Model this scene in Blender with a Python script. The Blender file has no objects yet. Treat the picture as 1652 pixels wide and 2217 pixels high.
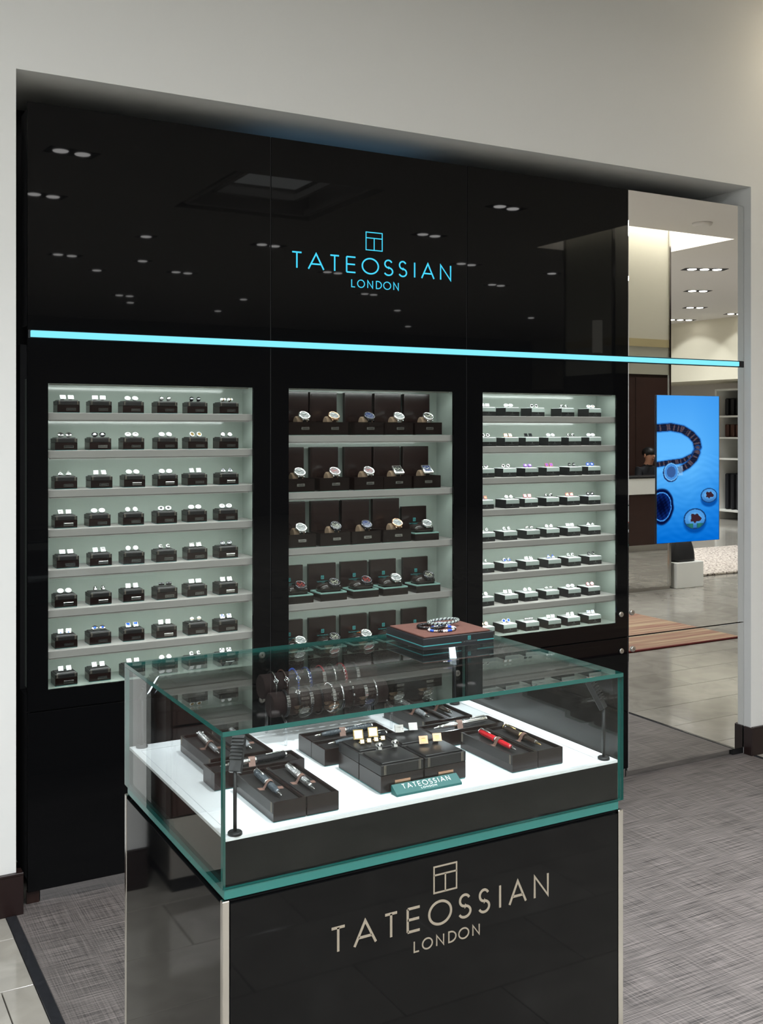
import bpy, bmesh, math, random
from mathutils import Vector, Matrix, Euler
R = math.radians
random.seed(7)
scn = bpy.context.scene

# ------------------------------------------------------------------ camera, exposure, lamps
F_PX, W_PX = 2268.0, 1652.0
cam_d = bpy.data.cameras.new('camera'); cam = bpy.data.objects.new('camera', cam_d)
scn.collection.objects.link(cam)
cam_d.sensor_fit = 'HORIZONTAL'; cam_d.sensor_width = 36.0
cam_d.lens = 36.0 * F_PX / W_PX
cam_d.shift_y = -(1108.5 - 930.0) / W_PX
cam_d.clip_start = 0.05; cam_d.clip_end = 100
cam.location = (-0.612, -3.493, 1.55)
cam.rotation_euler = (R(90), 0, R(-29.1706))
scn.camera = cam
scn.view_settings.view_transform = 'Standard'; scn.view_settings.look = 'None'
scn.view_settings.gamma = 1.0; scn.view_settings.use_curve_mapping = False
scn.view_settings.exposure = 0.14
scn.cycles.max_bounces = 10; scn.cycles.diffuse_bounces = 4; scn.cycles.glossy_bounces = 6
scn.cycles.transparent_max_bounces = 24; scn.cycles.transmission_bounces = 8
scn.cycles.use_denoising = True; scn.cycles.sample_clamp_indirect = 4.0
scn.cycles.caustics_reflective = False; scn.cycles.caustics_refractive = False
wd = bpy.data.worlds.new('world'); scn.world = wd; wd.use_nodes = True
wd.node_tree.nodes['Background'].inputs[0].default_value = (0.02, 0.02, 0.02, 1)

CEIL = 3.4
SPOT_W, WASH_W, NICHE_W, CASE_W = 215.0, 76.0, 0.70, 0.165
COOL = (0.93, 0.97, 1.0); NEUT = (0.935, 0.97, 1.0); WARM = (1.0, 0.86, 0.62)

def lamp(kind, name, loc, energy, color, rot=(0, 0, 0), sx=0.1, sy=0.1, spot=80, blend=0.6, rad=0.04, spread=None):
    d = bpy.data.lights.new(name, kind); d.energy = energy; d.color = color
    if kind == 'AREA':
        d.shape = 'RECTANGLE'; d.size = sx; d.size_y = sy
        if spread: d.spread = R(spread)
    if kind == 'SPOT':
        d.spot_size = R(spot); d.spot_blend = blend; d.shadow_soft_size = rad
    o = bpy.data.objects.new(name, d); scn.collection.objects.link(o)
    o.location = loc; o.rotation_euler = rot
    return o

# added unseen fill lamps at ceiling height left of the display, brightening wall and room
for lx, ly in ((-3.2, -3.2), (-1.1, -3.3), (-3.0, -5.6), (-1.0, -6.0), (-2.2, -8.6)):
    lamp('AREA', 'ceiling_fill_lamp', (lx, ly, CEIL - 0.03), WASH_W, NEUT, (0, 0, 0), 1.1, 0.5)
# warm cove washing the wall above the right end of the display
lamp('AREA', 'cove_lamp', (5.0, -0.30, CEIL + 0.10), 15.0, WARM, (R(40), 0, 0), 2.6, 0.06)

# ------------------------------------------------------------------ helpers
def lin(c):
    c /= 255.0
    return c / 12.92 if c <= 0.04045 else ((c + 0.055) / 1.055) ** 2.4
def C(r, g, b): return (lin(r), lin(g), lin(b), 1.0)

def nodes(m):
    m.use_nodes = True
    return m.node_tree.nodes, m.node_tree.links, m.node_tree.nodes['Principled BSDF']

def mat(name, rgb, rough=0.5, metal=0.0, ior=1.45, spec=0.5, coat=0.0, emit=None, es=0.0, noise=None, bump=None):
    m = bpy.data.materials.new(name); n, l, p = nodes(m)
    p.inputs['Base Color'].default_value = rgb
    p.inputs['Roughness'].default_value = rough; p.inputs['Metallic'].default_value = metal
    p.inputs['IOR'].default_value = ior; p.inputs['Specular IOR Level'].default_value = spec
    p.inputs['Coat Weight'].default_value = coat
    if emit:
        p.inputs['Emission Color'].default_value = emit; p.inputs['Emission Strength'].default_value = es
    if noise or bump:
        tc = n.new('ShaderNodeTexCoord'); mp = n.new('ShaderNodeMapping'); l.new(tc.outputs['Object'], mp.inputs[0])
    if noise:      # (scale xyz, amount)
        sc, amt = noise
        mp.inputs['Scale'].default_value = sc
        t = n.new('ShaderNodeTexNoise'); t.inputs['Scale'].default_value = 1.0; t.inputs['Detail'].default_value = 4
        l.new(mp.outputs[0], t.inputs['Vector'])
        mx = n.new('ShaderNodeMix'); mx.data_type = 'RGBA'
        mx.inputs['A'].default_value = tuple(c * (1 - amt) for c in rgb[:3]) + (1,)
        mx.inputs['B'].default_value = tuple(min(1, c * (1 + amt)) for c in rgb[:3]) + (1,)
        l.new(t.outputs['Fac'], mx.inputs['Factor']); l.new(mx.outputs['Result'], p.inputs['Base Color'])
    if bump:
        sc, st = bump
        mp2 = n.new('ShaderNodeMapping'); l.new(tc.outputs['Object'], mp2.inputs[0]); mp2.inputs['Scale'].default_value = sc
        t = n.new('ShaderNodeTexNoise'); t.inputs['Scale'].default_value = 1.0; l.new(mp2.outputs[0], t.inputs['Vector'])
        b = n.new('ShaderNodeBump'); b.inputs['Strength'].default_value = st; b.inputs['Distance'].default_value = 0.002
        l.new(t.outputs['Fac'], b.inputs['Height']); l.new(b.outputs[0], p.inputs['Normal'])
    return m

def glass(name, tint=(0.93, 0.97, 0.96), f0=0.035, rough=0.0):
    """thin clear glass: transparent plus a mirror share that grows at grazing angles"""
    m = bpy.data.materials.new(name); m.use_nodes = True
    n, l = m.node_tree.nodes, m.node_tree.links; n.clear()
    out = n.new('ShaderNodeOutputMaterial'); mix = n.new('ShaderNodeMixShader')
    tr = n.new('ShaderNodeBsdfTransparent'); tr.inputs[0].default_value = tint + (1,)
    gl = n.new('ShaderNodeBsdfGlossy'); gl.inputs['Roughness'].default_value = rough
    lw = n.new('ShaderNodeLayerWeight'); lw.inputs['Blend'].default_value = 0.5
    pw = n.new('ShaderNodeMath'); pw.operation = 'POWER'; pw.inputs[1].default_value = 3.7
    l.new(lw.outputs['Facing'], pw.inputs[0])
    ma = n.new('ShaderNodeMath'); ma.operation = 'MULTIPLY_ADD'; ma.inputs[1].default_value = 1 - f0; ma.inputs[2].default_value = f0
    l.new(pw.outputs[0], ma.inputs[0]); l.new(ma.outputs[0], mix.inputs[0])
    l.new(tr.outputs[0], mix.inputs[1]); l.new(gl.outputs[0], mix.inputs[2]); l.new(mix.outputs[0], out.inputs[0])
    return m

def emitter(name, rgb, s):
    m = bpy.data.materials.new(name); m.use_nodes = True
    n, l = m.node_tree.nodes, m.node_tree.links; n.clear()
    e = n.new('ShaderNodeEmission'); e.inputs[0].default_value = rgb; e.inputs[1].default_value = s
    o = n.new('ShaderNodeOutputMaterial'); l.new(e.outputs[0], o.inputs[0])
    return m

class MB:
    """collects shapes for ONE mesh"""
    def __init__(s): s.v, s.f, s.m, s.sm = [], [], [], []
    def add(s, vs, fs, mi=0, smooth=False, M=None):
        b = len(s.v)
        s.v += [tuple(M @ Vector(p)) if M else tuple(p) for p in vs]
        for f in fs: s.f.append([i + b for i in f]); s.m.append(mi); s.sm.append(smooth)
        return s
    def box(s, x0, x1, y0, y1, z0, z1, mi=0, M=None):
        vs = [(x, y, z) for z in (z0, z1) for y in (y0, y1) for x in (x0, x1)]
        return s.add(vs, [(0, 2, 3, 1), (4, 5, 7, 6), (0, 1, 5, 4), (2, 6, 7, 3), (0, 4, 6, 2), (1, 3, 7, 5)], mi, False, M)
    def cbox(s, x0, x1, y0, y1, z0, z1, b=0.001, mi=0, M=None, seg=1):
        bm = bmesh.new(); bmesh.ops.create_cube(bm, size=1)
        for v in bm.verts: v.co = Vector(((x0 + x1) / 2 + v.co.x * (x1 - x0), (y0 + y1) / 2 + v.co.y * (y1 - y0), (z0 + z1) / 2 + v.co.z * (z1 - z0)))
        bmesh.ops.bevel(bm, geom=bm.edges[:], offset=b, segments=seg, affect='EDGES', profile=0.5)
        bm.verts.index_update()
        s.add([v.co[:] for v in bm.verts], [[v.index for v in f.verts] for f in bm.faces], mi, seg > 1, M); bm.free()
        return s
    def lathe(s, prof, M=None, n=20, mi=0, smooth=True, caps=True):
        """prof: (radius, height) turned about Z, then M"""
        vs, fs = [], []
        for r, h in prof:
            for k in range(n):
                a = 2 * math.pi * k / n; vs.append((r * math.cos(a), r * math.sin(a), h))
        for i in range(len(prof) - 1):
            for k in range(n):
                k2 = (k + 1) % n; fs.append((i * n + k, i * n + k2, (i + 1) * n + k2, (i + 1) * n + k))
        s.add(vs, fs, mi, smooth, M)
        if caps:
            b = len(s.v) - len(vs)
            s.f.append([b + k for k in reversed(range(n))]); s.m.append(mi); s.sm.append(False)
            t = b + (len(prof) - 1) * n
            s.f.append([t + k for k in range(n)]); s.m.append(mi); s.sm.append(False)
        return s
    def tube(s, pts, r, n=8, closed=False, mi=0, M=None, rx=None):
        pts = [Vector(p) for p in pts]; N = len(pts); vs, fs = [], []
        up = Vector((0, 0, 1)); prev = None
        for i, p in enumerate(pts):
            a = pts[(i - 1) % N] if closed or i else p; c = pts[(i + 1) % N] if closed or i < N - 1 else p
            t = (c - a).normalized()
            if prev is None:
                u = t.cross(up)
                if u.length < 1e-3: u = t.cross(Vector((1, 0, 0)))
            else: u = prev - t * prev.dot(t)
            u.normalize(); prev = u; w = t.cross(u)
            for k in range(n):
                q = 2 * math.pi * k / n
                vs.append(p + u * (rx or r) * math.cos(q) + w * r * math.sin(q))
        for i in range(N if closed else N - 1):
            j = (i + 1) % N
            for k in range(n):
                k2 = (k + 1) % n; fs.append((i * n + k, i * n + k2, j * n + k2, j * n + k))
        if not closed: fs += [list(reversed(range(n))), [(N - 1) * n + k for k in range(n)]]
        return s.add(vs, fs, mi, True, M)
    def ball(s, c, rx, ry=None, rz=None, n=12, m=8, mi=0, M=None):
        ry = ry or rx; rz = rz or rx
        prof = [(math.sin(math.pi * i / m), -math.cos(math.pi * i / m)) for i in range(m + 1)]
        prof[0] = (0.02, prof[0][1]); prof[-1] = (0.02, prof[-1][1])
        T = Matrix.Translation(c) @ Matrix.Diagonal((rx, ry, rz, 1))
        return s.lathe(prof, (M @ T) if M else T, n, mi, True)
    def prism(s, poly, d0, d1, mi=0, M=None):
        """poly in XZ, from y=d0 to y=d1"""
        n = len(poly); vs = [(x, d0, z) for x, z in poly] + [(x, d1, z) for x, z in poly]
        fs = [list(range(n)), list(reversed(range(n, 2 * n)))] + [(i, i + n, (i + 1) % n + n, (i + 1) % n) for i in range(n)]
        return s.add(vs, fs, mi, False, M)
    def mesh(s, name, mats):
        me = bpy.data.meshes.new(name); me.from_pydata(s.v, [], s.f)
        for m in (mats if isinstance(mats, (list, tuple)) else [mats]): me.materials.append(m)
        me.polygons.foreach_set('material_index', s.m); me.polygons.foreach_set('use_smooth', s.sm)
        bm = bmesh.new(); bm.from_mesh(me); bmesh.ops.recalc_face_normals(bm, faces=bm.faces); bm.to_mesh(me); bm.free()
        me.update(); return me
    def build(s, name, mats, parent=None, loc=None):
        return put(name, s.mesh(name, mats), parent, loc)

def put(name, me, parent=None, loc=None, rot=None):
    o = bpy.data.objects.new(name, me); scn.collection.objects.link(o)
    if loc is not None: o.location = loc
    if rot is not None: o.rotation_euler = rot
    if parent is not None: o.parent = parent
    return o
def tag(o, label=None, cat=None, group=None, kind=None):
    if label: o['label'] = label
    if cat: o['category'] = cat
    if group: o['group'] = group
    if kind: o['kind'] = kind
    return o
def thing(name, label, cat, loc=(0, 0, 0), rz=0.0, group=None):
    o = bpy.data.objects.new(name, None); scn.collection.objects.link(o)
    o.empty_display_size = 0.02; o.location = loc; o.rotation_euler = (0, 0, rz)
    return tag(o, label, cat, group)
def kids(o): return [c for c in list(o.children)]
def copy_tree(o, parent=None):
    c = o.copy(); scn.collection.objects.link(c)
    if parent is not None: c.parent = parent
    for k in kids(o): copy_tree(k, c)
    return c
def struct(o): o['kind'] = 'structure'; return o
def T(x, y, z): return Matrix.Translation((x, y, z))
def RX(a): return Matrix.Rotation(R(a), 4, 'X')
def RY(a): return Matrix.Rotation(R(a), 4, 'Y')
def RZ(a): return Matrix.Rotation(R(a), 4, 'Z')
ORD = ['first', 'second', 'third', 'fourth', 'fifth', 'sixth', 'seventh', 'eighth', 'ninth', 'tenth', 'eleventh', 'twelfth']

# ------------------------------------------------------------------ materials
M_wall = mat('wall_paint', C(226, 227, 225), 0.75, noise=((1.5, 1.5, 1.5), 0.015))
M_ceil = mat('ceiling_paint', C(224, 220, 217), 0.8)
M_black = mat('black_back_painted_glass', (0.0035, 0.0036, 0.004, 1), 0.02, ior=1.235)
M_blackmat = mat('black_matt_metal', (0.008, 0.008, 0.009, 1), 0.45)
M_void = mat('dark_interior_paint', (0.012, 0.012, 0.014, 1), 0.6)
M_mirror = mat('mirror', (0.86, 0.86, 0.84, 1), 0.0, metal=1.0)
M_chrome = mat('polished_steel', (0.55, 0.53, 0.505, 1), 0.14, metal=1.0)
M_nickel = mat('satin_nickel', (0.55, 0.53, 0.50, 1), 0.28, metal=1.0)
M_kick = mat('steel_toe_kick', (0.5, 0.5, 0.5, 1), 0.12, metal=1.0)
M_base = mat('baseboard_wenge', C(34, 22, 21), 0.35, noise=((2, 2, 40), 0.15))
M_wood = mat('dark_walnut', C(44, 29, 25), 0.3, noise=((60, 60, 4), 0.35))
M_woodbox = mat('box_macassar', C(27, 17, 16), 0.22, noise=((8, 8, 160), 0.4))
M_leather = mat('black_brown_leather', C(30, 27, 27), 0.45, bump=((900, 900, 900), 0.25))
M_leather_pad = mat('padded_leather', C(25, 23, 24), 0.38, bump=((900, 900, 900), 0.2))
M_stitch = mat('pale_thread', C(150, 140, 125), 0.8)
M_niche = mat('niche_lacquer', C(150, 159, 152), 0.14)
M_shelf = mat('shelf_lacquer', C(168, 164, 161), 0.4)
M_doorglass = glass('door_glass', (0.92, 0.94, 0.93), 0.016)
M_caseglass = glass('case_glass', (0.965, 0.985, 0.98), 0.013)
M_acrylic = glass('clear_acrylic', (0.95, 0.96, 0.97), 0.06)
M_edge = mat('glass_edge', C(18, 84, 78), 0.12, coat=0.5)
M_teal = mat('teal_glass_slab', C(40, 112, 107), 0.15, coat=0.3)
M_tealline = mat('teal_print', C(60, 140, 142), 0.5)
M_deck = mat('white_deck_lacquer', C(232, 234, 236), 0.22)
M_countglass = mat('counter_black_glass', (0.004, 0.004, 0.0044, 1), 0.04, ior=1.25)
M_letter = mat('champagne_letter', C(160, 150, 135), 0.4, metal=0.3)
M_cyan = emitter('cyan_led', C(128, 228, 250), 1.05)
M_cyan2 = emitter('cyan_sign', C(70, 205, 242), 1.05)
M_silver = mat('polished_silver', (0.92, 0.92, 0.92, 1), 0.16, metal=1.0)
M_silverw = mat('white_mother_of_pearl', C(240, 242, 244), 0.12, coat=0.5)
M_gunmetal = mat('gunmetal', (0.10, 0.10, 0.11, 1), 0.2, metal=1.0)
M_blackc = mat('black_enamel', (0.01, 0.01, 0.012, 1), 0.12)
M_gold = mat('gold', (0.85, 0.62, 0.28, 1), 0.2, metal=1.0)
M_rose = mat('rose_gold', (0.78, 0.50, 0.33, 1), 0.22, metal=1.0)
M_copper = mat('copper_plate', (0.62, 0.36, 0.24, 1), 0.28, metal=1.0)
M_blue = mat('blue_enamel', C(30, 80, 190), 0.12, coat=0.5)
M_pink = mat('pink_enamel', C(214, 120, 130), 0.15, coat=0.5)
M_purple = mat('purple_enamel', C(120, 70, 160), 0.15, coat=0.5)
M_red = mat('red_lacquer', C(190, 22, 34), 0.15, coat=0.6)
M_beige = mat('beige_suede', C(138, 116, 96), 0.9)
M_brownsuede = mat('brown_suede', C(42, 28, 26), 0.9, noise=((60, 60, 60), 0.2))
M_taupe = mat('taupe_suede', C(98, 66, 57), 0.92, noise=((90, 90, 90), 0.25), bump=((500, 500, 500), 0.4))
M_whitel = mat('white_leather', C(236, 238, 238), 0.4)
M_greyl = mat('grey_card', C(146, 156, 152), 0.5)
M_logo = mat('grey_print', C(86, 90, 90), 0.5)
M_label = mat('steel_label', (0.62, 0.62, 0.62, 1), 0.18, metal=1.0)
M_labelk = mat('label_engraving', (0.02, 0.02, 0.02, 1), 0.4)
M_ribbon = mat('brown_ribbon', C(112, 84, 74), 0.55)
M_white = mat('white_lacquer', C(225, 225, 220), 0.35)
M_cream = mat('cream_column', C(214, 212, 198), 0.6)
M_beigeband = mat('beige_band', C(190, 178, 140), 0.4)
M_lamp = emitter('lamp_glow', (1.0, 0.98, 0.96, 1), 16.0)
M_lay = emitter('laylight_glow', (1.0, 0.97, 0.87, 1), 20.0)
M_layd = emitter('dim_laylight', (0.95, 0.98, 0.95, 1), 1.9)
M_skin = mat('skin', C(190, 140, 115), 0.5)
M_suit = mat('dark_suit', C(22, 23, 28), 0.8)
M_hair = mat('black_hair', C(16, 14, 14), 0.5)
M_bag = mat('black_nylon', C(16, 16, 18), 0.6)
M_orange = mat('orange_strap', C(205, 110, 45), 0.6)
M_brownstrap = mat('brown_strap', C(70, 42, 32), 0.6)
M_stone_trim = mat('black_granite', (0.02, 0.021, 0.024, 1), 0.18, noise=((60, 60, 60), 0.5))

def stone_mat(name, per_obj):
    m = bpy.data.materials.new(name); n, l, p = nodes(m)
    g = n.new('ShaderNodeNewGeometry'); t = n.new('ShaderNodeTexNoise'); t.inputs['Scale'].default_value = 5.0; t.inputs['Detail'].default_value = 8; t.inputs['Distortion'].default_value = 1.2
    l.new(g.outputs['Position'], t.inputs['Vector'])
    cr = n.new('ShaderNodeValToRGB'); cr.color_ramp.elements[0].position = 0.3; cr.color_ramp.elements[1].position = 0.72
    cr.color_ramp.elements[0].color = C(140, 136, 128); cr.color_ramp.elements[1].color = C(162, 158, 149)
    l.new(t.outputs['Fac'], cr.inputs[0])
    rnd = g.outputs['Random Per Island']
    if per_obj: rnd = n.new('ShaderNodeObjectInfo').outputs['Random']
    ma = n.new('ShaderNodeMath'); ma.operation = 'MULTIPLY_ADD'; ma.inputs[1].default_value = 0.14; ma.inputs[2].default_value = 0.9; l.new(rnd, ma.inputs[0])
    mx = n.new('ShaderNodeMix'); mx.data_type = 'RGBA'; mx.blend_type = 'MULTIPLY'; mx.inputs['Factor'].default_value = 1
    l.new(cr.outputs[0], mx.inputs['A']); l.new(ma.outputs[0], mx.inputs['B']); l.new(mx.outputs['Result'], p.inputs['Base Color'])
    p.inputs['Roughness'].default_value = 0.10
    return m
M_stone = stone_mat('limestone_tile', True); M_stonef = stone_mat('limestone_field', False)
M_grout = mat('grout', C(122, 117, 109), 0.9)

def carpet_mat():
    m = bpy.data.materials.new('woven_vinyl'); n, l, p = nodes(m)
    g = n.new('ShaderNodeNewGeometry')
    def noise(sc, s, det=2):
        mp = n.new('ShaderNodeMapping'); mp.inputs['Scale'].default_value = sc; l.new(g.outputs['Position'], mp.inputs[0])
        t = n.new('ShaderNodeTexNoise'); t.inputs['Scale'].default_value = s; t.inputs['Detail'].default_value = det; l.new(mp.outputs[0], t.inputs['Vector']); return t.outputs['Fac']
    a = noise((6, 260, 1), 1.0); b = noise((300, 5, 1), 1.0); c = noise((2, 3, 1), 2.0)
    w = n.new('ShaderNodeTexWave'); w.wave_type = 'BANDS'; w.bands_direction = 'Y'; w.inputs['Scale'].default_value = 62.0; w.inputs['Distortion'].default_value = 0.6
    l.new(g.outputs['Position'], w.inputs['Vector'])
    def mth(op, x, y):
        q = n.new('ShaderNodeMath'); q.operation = op
        for i, v in enumerate((x, y)):
            if isinstance(v, (int, float)): q.inputs[i].default_value = v
            else: l.new(v, q.inputs[i])
        return q.outputs[0]
    s = mth('ADD', mth('MULTIPLY', a, 0.62), mth('MULTIPLY', b, 0.34)); s = mth('ADD', s, mth('MULTIPLY', w.outputs['Fac'], 0.12)); s = mth('ADD', s, mth('MULTIPLY', c, 0.12))
    cr = n.new('ShaderNodeValToRGB'); cr.color_ramp.elements[0].position = 0.45; cr.color_ramp.elements[1].position = 0.75
    cr.color_ramp.elements[0].color = C(36, 34, 34); cr.color_ramp.elements[1].color = C(126, 119, 116)
    l.new(s, cr.inputs[0]); l.new(cr.outputs[0], p.inputs['Base Color'])
    bp = n.new('ShaderNodeBump'); bp.inputs['Strength'].default_value = 0.35; bp.inputs['Distance'].default_value = 0.002
    l.new(s, bp.inputs['Height']); l.new(bp.outputs[0], p.inputs['Normal'])
    p.inputs['Roughness'].default_value = 0.55
    return m
M_carpet = carpet_mat()

def stripe_mat():
    m = bpy.data.materials.new('striped_wool'); n, l, p = nodes(m)
    g = n.new('ShaderNodeNewGeometry'); mp = n.new('ShaderNodeMapping'); mp.inputs['Scale'].default_value = (0.4, 14, 1); l.new(g.outputs['Position'], mp.inputs[0])
    t = n.new('ShaderNodeTexNoise'); t.inputs['Scale'].default_value = 1.6; t.inputs['Detail'].default_value = 3; l.new(mp.outputs[0], t.inputs['Vector'])
    cr = n.new('ShaderNodeValToRGB'); e = cr.color_ramp.elements
    e[0].position = 0.33; e[0].color = C(122, 72, 64); e[1].position = 0.62; e[1].color = C(162, 142, 114)
    k = e.new(0.45); k.color = C(142, 120, 98); k = e.new(0.53); k.color = C(134, 94, 80)
    l.new(t.outputs['Fac'], cr.inputs[0]); l.new(cr.outputs[0], p.inputs['Base Color']); p.inputs['Roughness'].default_value = 0.95
    return m
def speck_mat():
    m = bpy.data.materials.new('speckled_shag'); n, l, p = nodes(m)
    g = n.new('ShaderNodeNewGeometry'); t = n.new('ShaderNodeTexNoise'); t.inputs['Scale'].default_value = 38; t.inputs['Detail'].default_value = 3; l.new(g.outputs['Position'], t.inputs['Vector'])
    cr = n.new('ShaderNodeValToRGB'); e = cr.color_ramp.elements; e[0].position = 0.36; e[0].color = C(70, 60, 58); e[1].position = 0.5; e[1].color = C(190, 180, 170)
    l.new(t.outputs['Fac'], cr.inputs[0]); l.new(cr.outputs[0], p.inputs['Base Color']); p.inputs['Roughness'].default_value = 1
    return m

# ------------------------------------------------------------------ lettering
def arc(cx, cz, rx, rz, a0, a1, n=24): return [(cx + rx * math.cos(R(a0 + (a1 - a0) * i / n)), cz + rz * math.sin(R(a0 + (a1 - a0) * i / n))) for i in range(n + 1)]
def glyph(ch):
    """open polylines in a unit cell (0..1 wide, 0..1 tall)"""
    if ch == 'T': return [[(0, 1), (1, 1)], [(.5, 0), (.5, 1)]]
    if ch == 'A': return [[(0, 0), (.5, 1), (1, 0)], [(.2, .33), (.8, .33)]]
    if ch == 'E': return [[(0, 0), (0, 1)], [(0, 1), (1, 1)], [(0, .52), (.95, .52)], [(0, 0), (1, 0)]]
    if ch == 'I': return [[(.5, 0), (.5, 1)]]
    if ch == 'N': return [[(0, 0), (0, 1), (1, 0), (1, 1)]]
    if ch == 'L': return [[(0, 1), (0, 0), (1, 0)]]
    if ch == 'O': return [arc(.5, .5, .5, .5, 0, 360, 36)]
    if ch == 'D': return [[(0, 0), (0, 1)] + arc(.25, .5, .75, .5, 90, -90, 20) + [(0, 0)]]
    if ch == 'S': return [arc(.5, .75, .40, .25, 25, 270, 18) + arc(.5, .25, .47, .25, 90, -155, 18)]
    if ch == 'B': return [[(0, 0), (0, 1), (1, 1), (1, 0), (0, 0)], [(0, .68), (1, .68)], [(.5, .68), (.5, 0)]]   # the square emblem
def stroke(mb, ch, x0, z0, w, h, t, y0, y1, M=None, mi=0):
    for pl in glyph(ch):
        p = [Vector((x0 + a * w, z0 + b * h)) for a, b in pl]
        closed = (p[0] - p[-1]).length < 1e-6
        if closed: p = p[:-1]
        N = len(p); Lf, Rt = [], []
        for i in range(N):
            a = p[(i - 1) % N] if closed or i else None; c = p[(i + 1) % N] if closed or i < N - 1 else None
            d1 = (p[i] - a).normalized() if a is not None else (c - p[i]).normalized()
            d2 = (c - p[i]).normalized() if c is not None else d1
            nn = Vector((-d1.y - d2.y, d1.x + d2.x))
            if nn.length < 1e-6: nn = Vector((-d1.y, d1.x))
            nn.normalize(); k = t / 2 / max(0.45, nn.dot(Vector((-d1.y, d1.x))))
            Lf.append(p[i] + nn * k); Rt.append(p[i] - nn * k)
        for i in range(N if closed else N - 1):
            j = (i + 1) % N
            mb.prism([tuple(Lf[i]), tuple(Lf[j]), tuple(Rt[j]), tuple(Rt[i])], y0, y1, mi, M)
TATE = [('T', 0, .054), ('A', .095, .186), ('T', .226, .278), ('E', .325, .379), ('O', .422, .523), ('S', .559, .616), ('S', .654, .706), ('I', .752, .764), ('A', .805, .887), ('N', .932, 1.0)]
LOND = [('L', 0, .07), ('O', .124, .27), ('N', .338, .443), ('D', .524, .633), ('O', .68, .833), ('N', .9, 1.0)]
def lettering(parent, m, X0, X1, Z0, Z1, x0, x1, z0, z1, ex0, ex1, ez0, ez1, y0, y1, t1, t2, t3, per_letter=True):
    for row, (a, b, c, d, t) in ((TATE, (X0, X1, Z0, Z1, t1)), (LOND, (x0, x1, z0, z1, t2))):
        for ch, u, v in row:
            mb = MB(); stroke(mb, ch, a + u * (b - a), c, (v - u) * (b - a), d - c, t, y0, y1)
            mb.build('letter', m, parent)
    mb = MB(); stroke(mb, 'B', ex0, ez0, ex1 - ex0, ez1 - ez0, t3, y0, y1); mb.build('emblem', m, parent)

# ------------------------------------------------------------------ the setting
XL, XR, YB = -5.0, 14.0, -14.0
mb = MB(); mb.box(XL, XR, YB, 0.45, -0.06, -0.012)
floor = struct(mb.build('floor', M_grout))
TW, TD = 0.61, 0.305
tile_me = MB().cbox(0.0015, TW - 0.0015, 0.0015, TD - 0.0015, -0.012, 0.0, 0.001).mesh('tile', M_stone)
field = MB(); nt = 0
def covered(x, y): return -0.02 < x + TW and x < 3.37 and y + TD > -2.02
iy = 0; y = -0.16
while y > YB:
    x = XL - (iy % 2) * TW / 2
    while x < XR:
        if x + TW > 3.37 > x and y + TD > -2.0:
            field.box(3.372, x + TW - .0015, y + .0015, min(y + TD, 0) - .0015, -0.012, 0)
        elif x < -0.03 < x + TW and y + TD > -2.0:
            mbt = MB().cbox(x + .0015, -0.034, y + .0015, y + TD - .0015, -0.012, 0, 0.001); mbt.build('tile', M_stone, floor)
        elif not covered(x, y) or y + TD < -2.03:
            near = (x > -2.2 and x < 7.5 and y > -4.6)
            if near and nt < 270:
                put('tile', tile_me, floor, (x, y, 0)); nt += 1
            else: field.box(x + .0015, x + TW - .0015, y + .0015, y + TD - .0015, -0.012, 0)
        x += TW
    y -= TD; iy += 1
field.box(XL, -0.034, 0.147 - .3, -0.0, -0.012, -0.0002)
tag(field.build('tile_field', M_stonef, floor), kind='stuff')

# white wall with the recess for the display
def hole_wall():
    mb = MB(); D = 0.45
    mb.box(-0.42, 0.0, 0, D, 0, 2.704); mb.box(3.35, 8.2, 0, D, 0, 2.704); mb.box(-0.42, 8.2, 0, D, 2.704, CEIL + 0.4)
    return mb
struct(hole_wall().build('wall_front', M_wall))
struct(MB().box(-0.02, 3.37, 0.45, 0.5, 0, 2.75).build('wall_recess', M_void))
struct(MB().box(XL, -0.42, 0.30, 0.45, 0, CEIL + .4).build('wall_front_left', M_wall))
struct(MB().box(8.2, XR, 0.10, 0.45, 0, CEIL + .4).build('wall_front_right', M_wood))
struct(MB().box(XL - .1, XL, YB, 0.45, 0, CEIL + .4).build('wall_left', M_wall))
struct(MB().box(XR, XR + .1, YB, 0.45, 0, CEIL + .4).build('wall_right', mat('far_wall_paint', C(196, 190, 184), 0.7)))
struct(MB().box(XL, XR, YB - .1, YB, 0, CEIL + .4).build('wall_back', mat('back_wall_paint', C(120, 116, 112), 0.7)))
def baseboard(x0, x1): return MB().cbox(x0, x1, -0.012, 0.0, 0.0005, 0.133, 0.0015).cbox(x0, x1, -0.014, 0.0, 0.126, 0.135, 0.0015)
struct(baseboard(-0.42, 0.021).cbox(0.001, 0.021, 0.0, 0.036, 0.0005, 0.133, 0.001).build('baseboard_left', M_base)); struct(baseboard(3.35, 8.2).cbox(3.341, 3.35, -0.012, 0.036, 0.0005, 0.133, 0.001).build('baseboard_right', M_base))
struct(MB().cbox(-0.033, -0.001, -2.0, -0.014, -0.012, 0.004, 0.002).build('trim_1', M_stone_trim))
struct(MB().cbox(3.351, 3.370, -2.0, -0.014, -0.012, 0.004, 0.002).build('trim_2', M_stone_trim))
struct(MB().cbox(-0.033, 3.370, -2.03, -2.0, -0.012, 0.004, 0.002).build('trim_3', M_stone_trim))
carpet = MB().box(0.0, 3.35, -1.998, 0.10, -0.012, 0.001).build('woven_carpet', M_carpet)
tag(carpet, 'grey brown woven carpet with cross grain laid before the black display', 'carpet')

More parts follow.
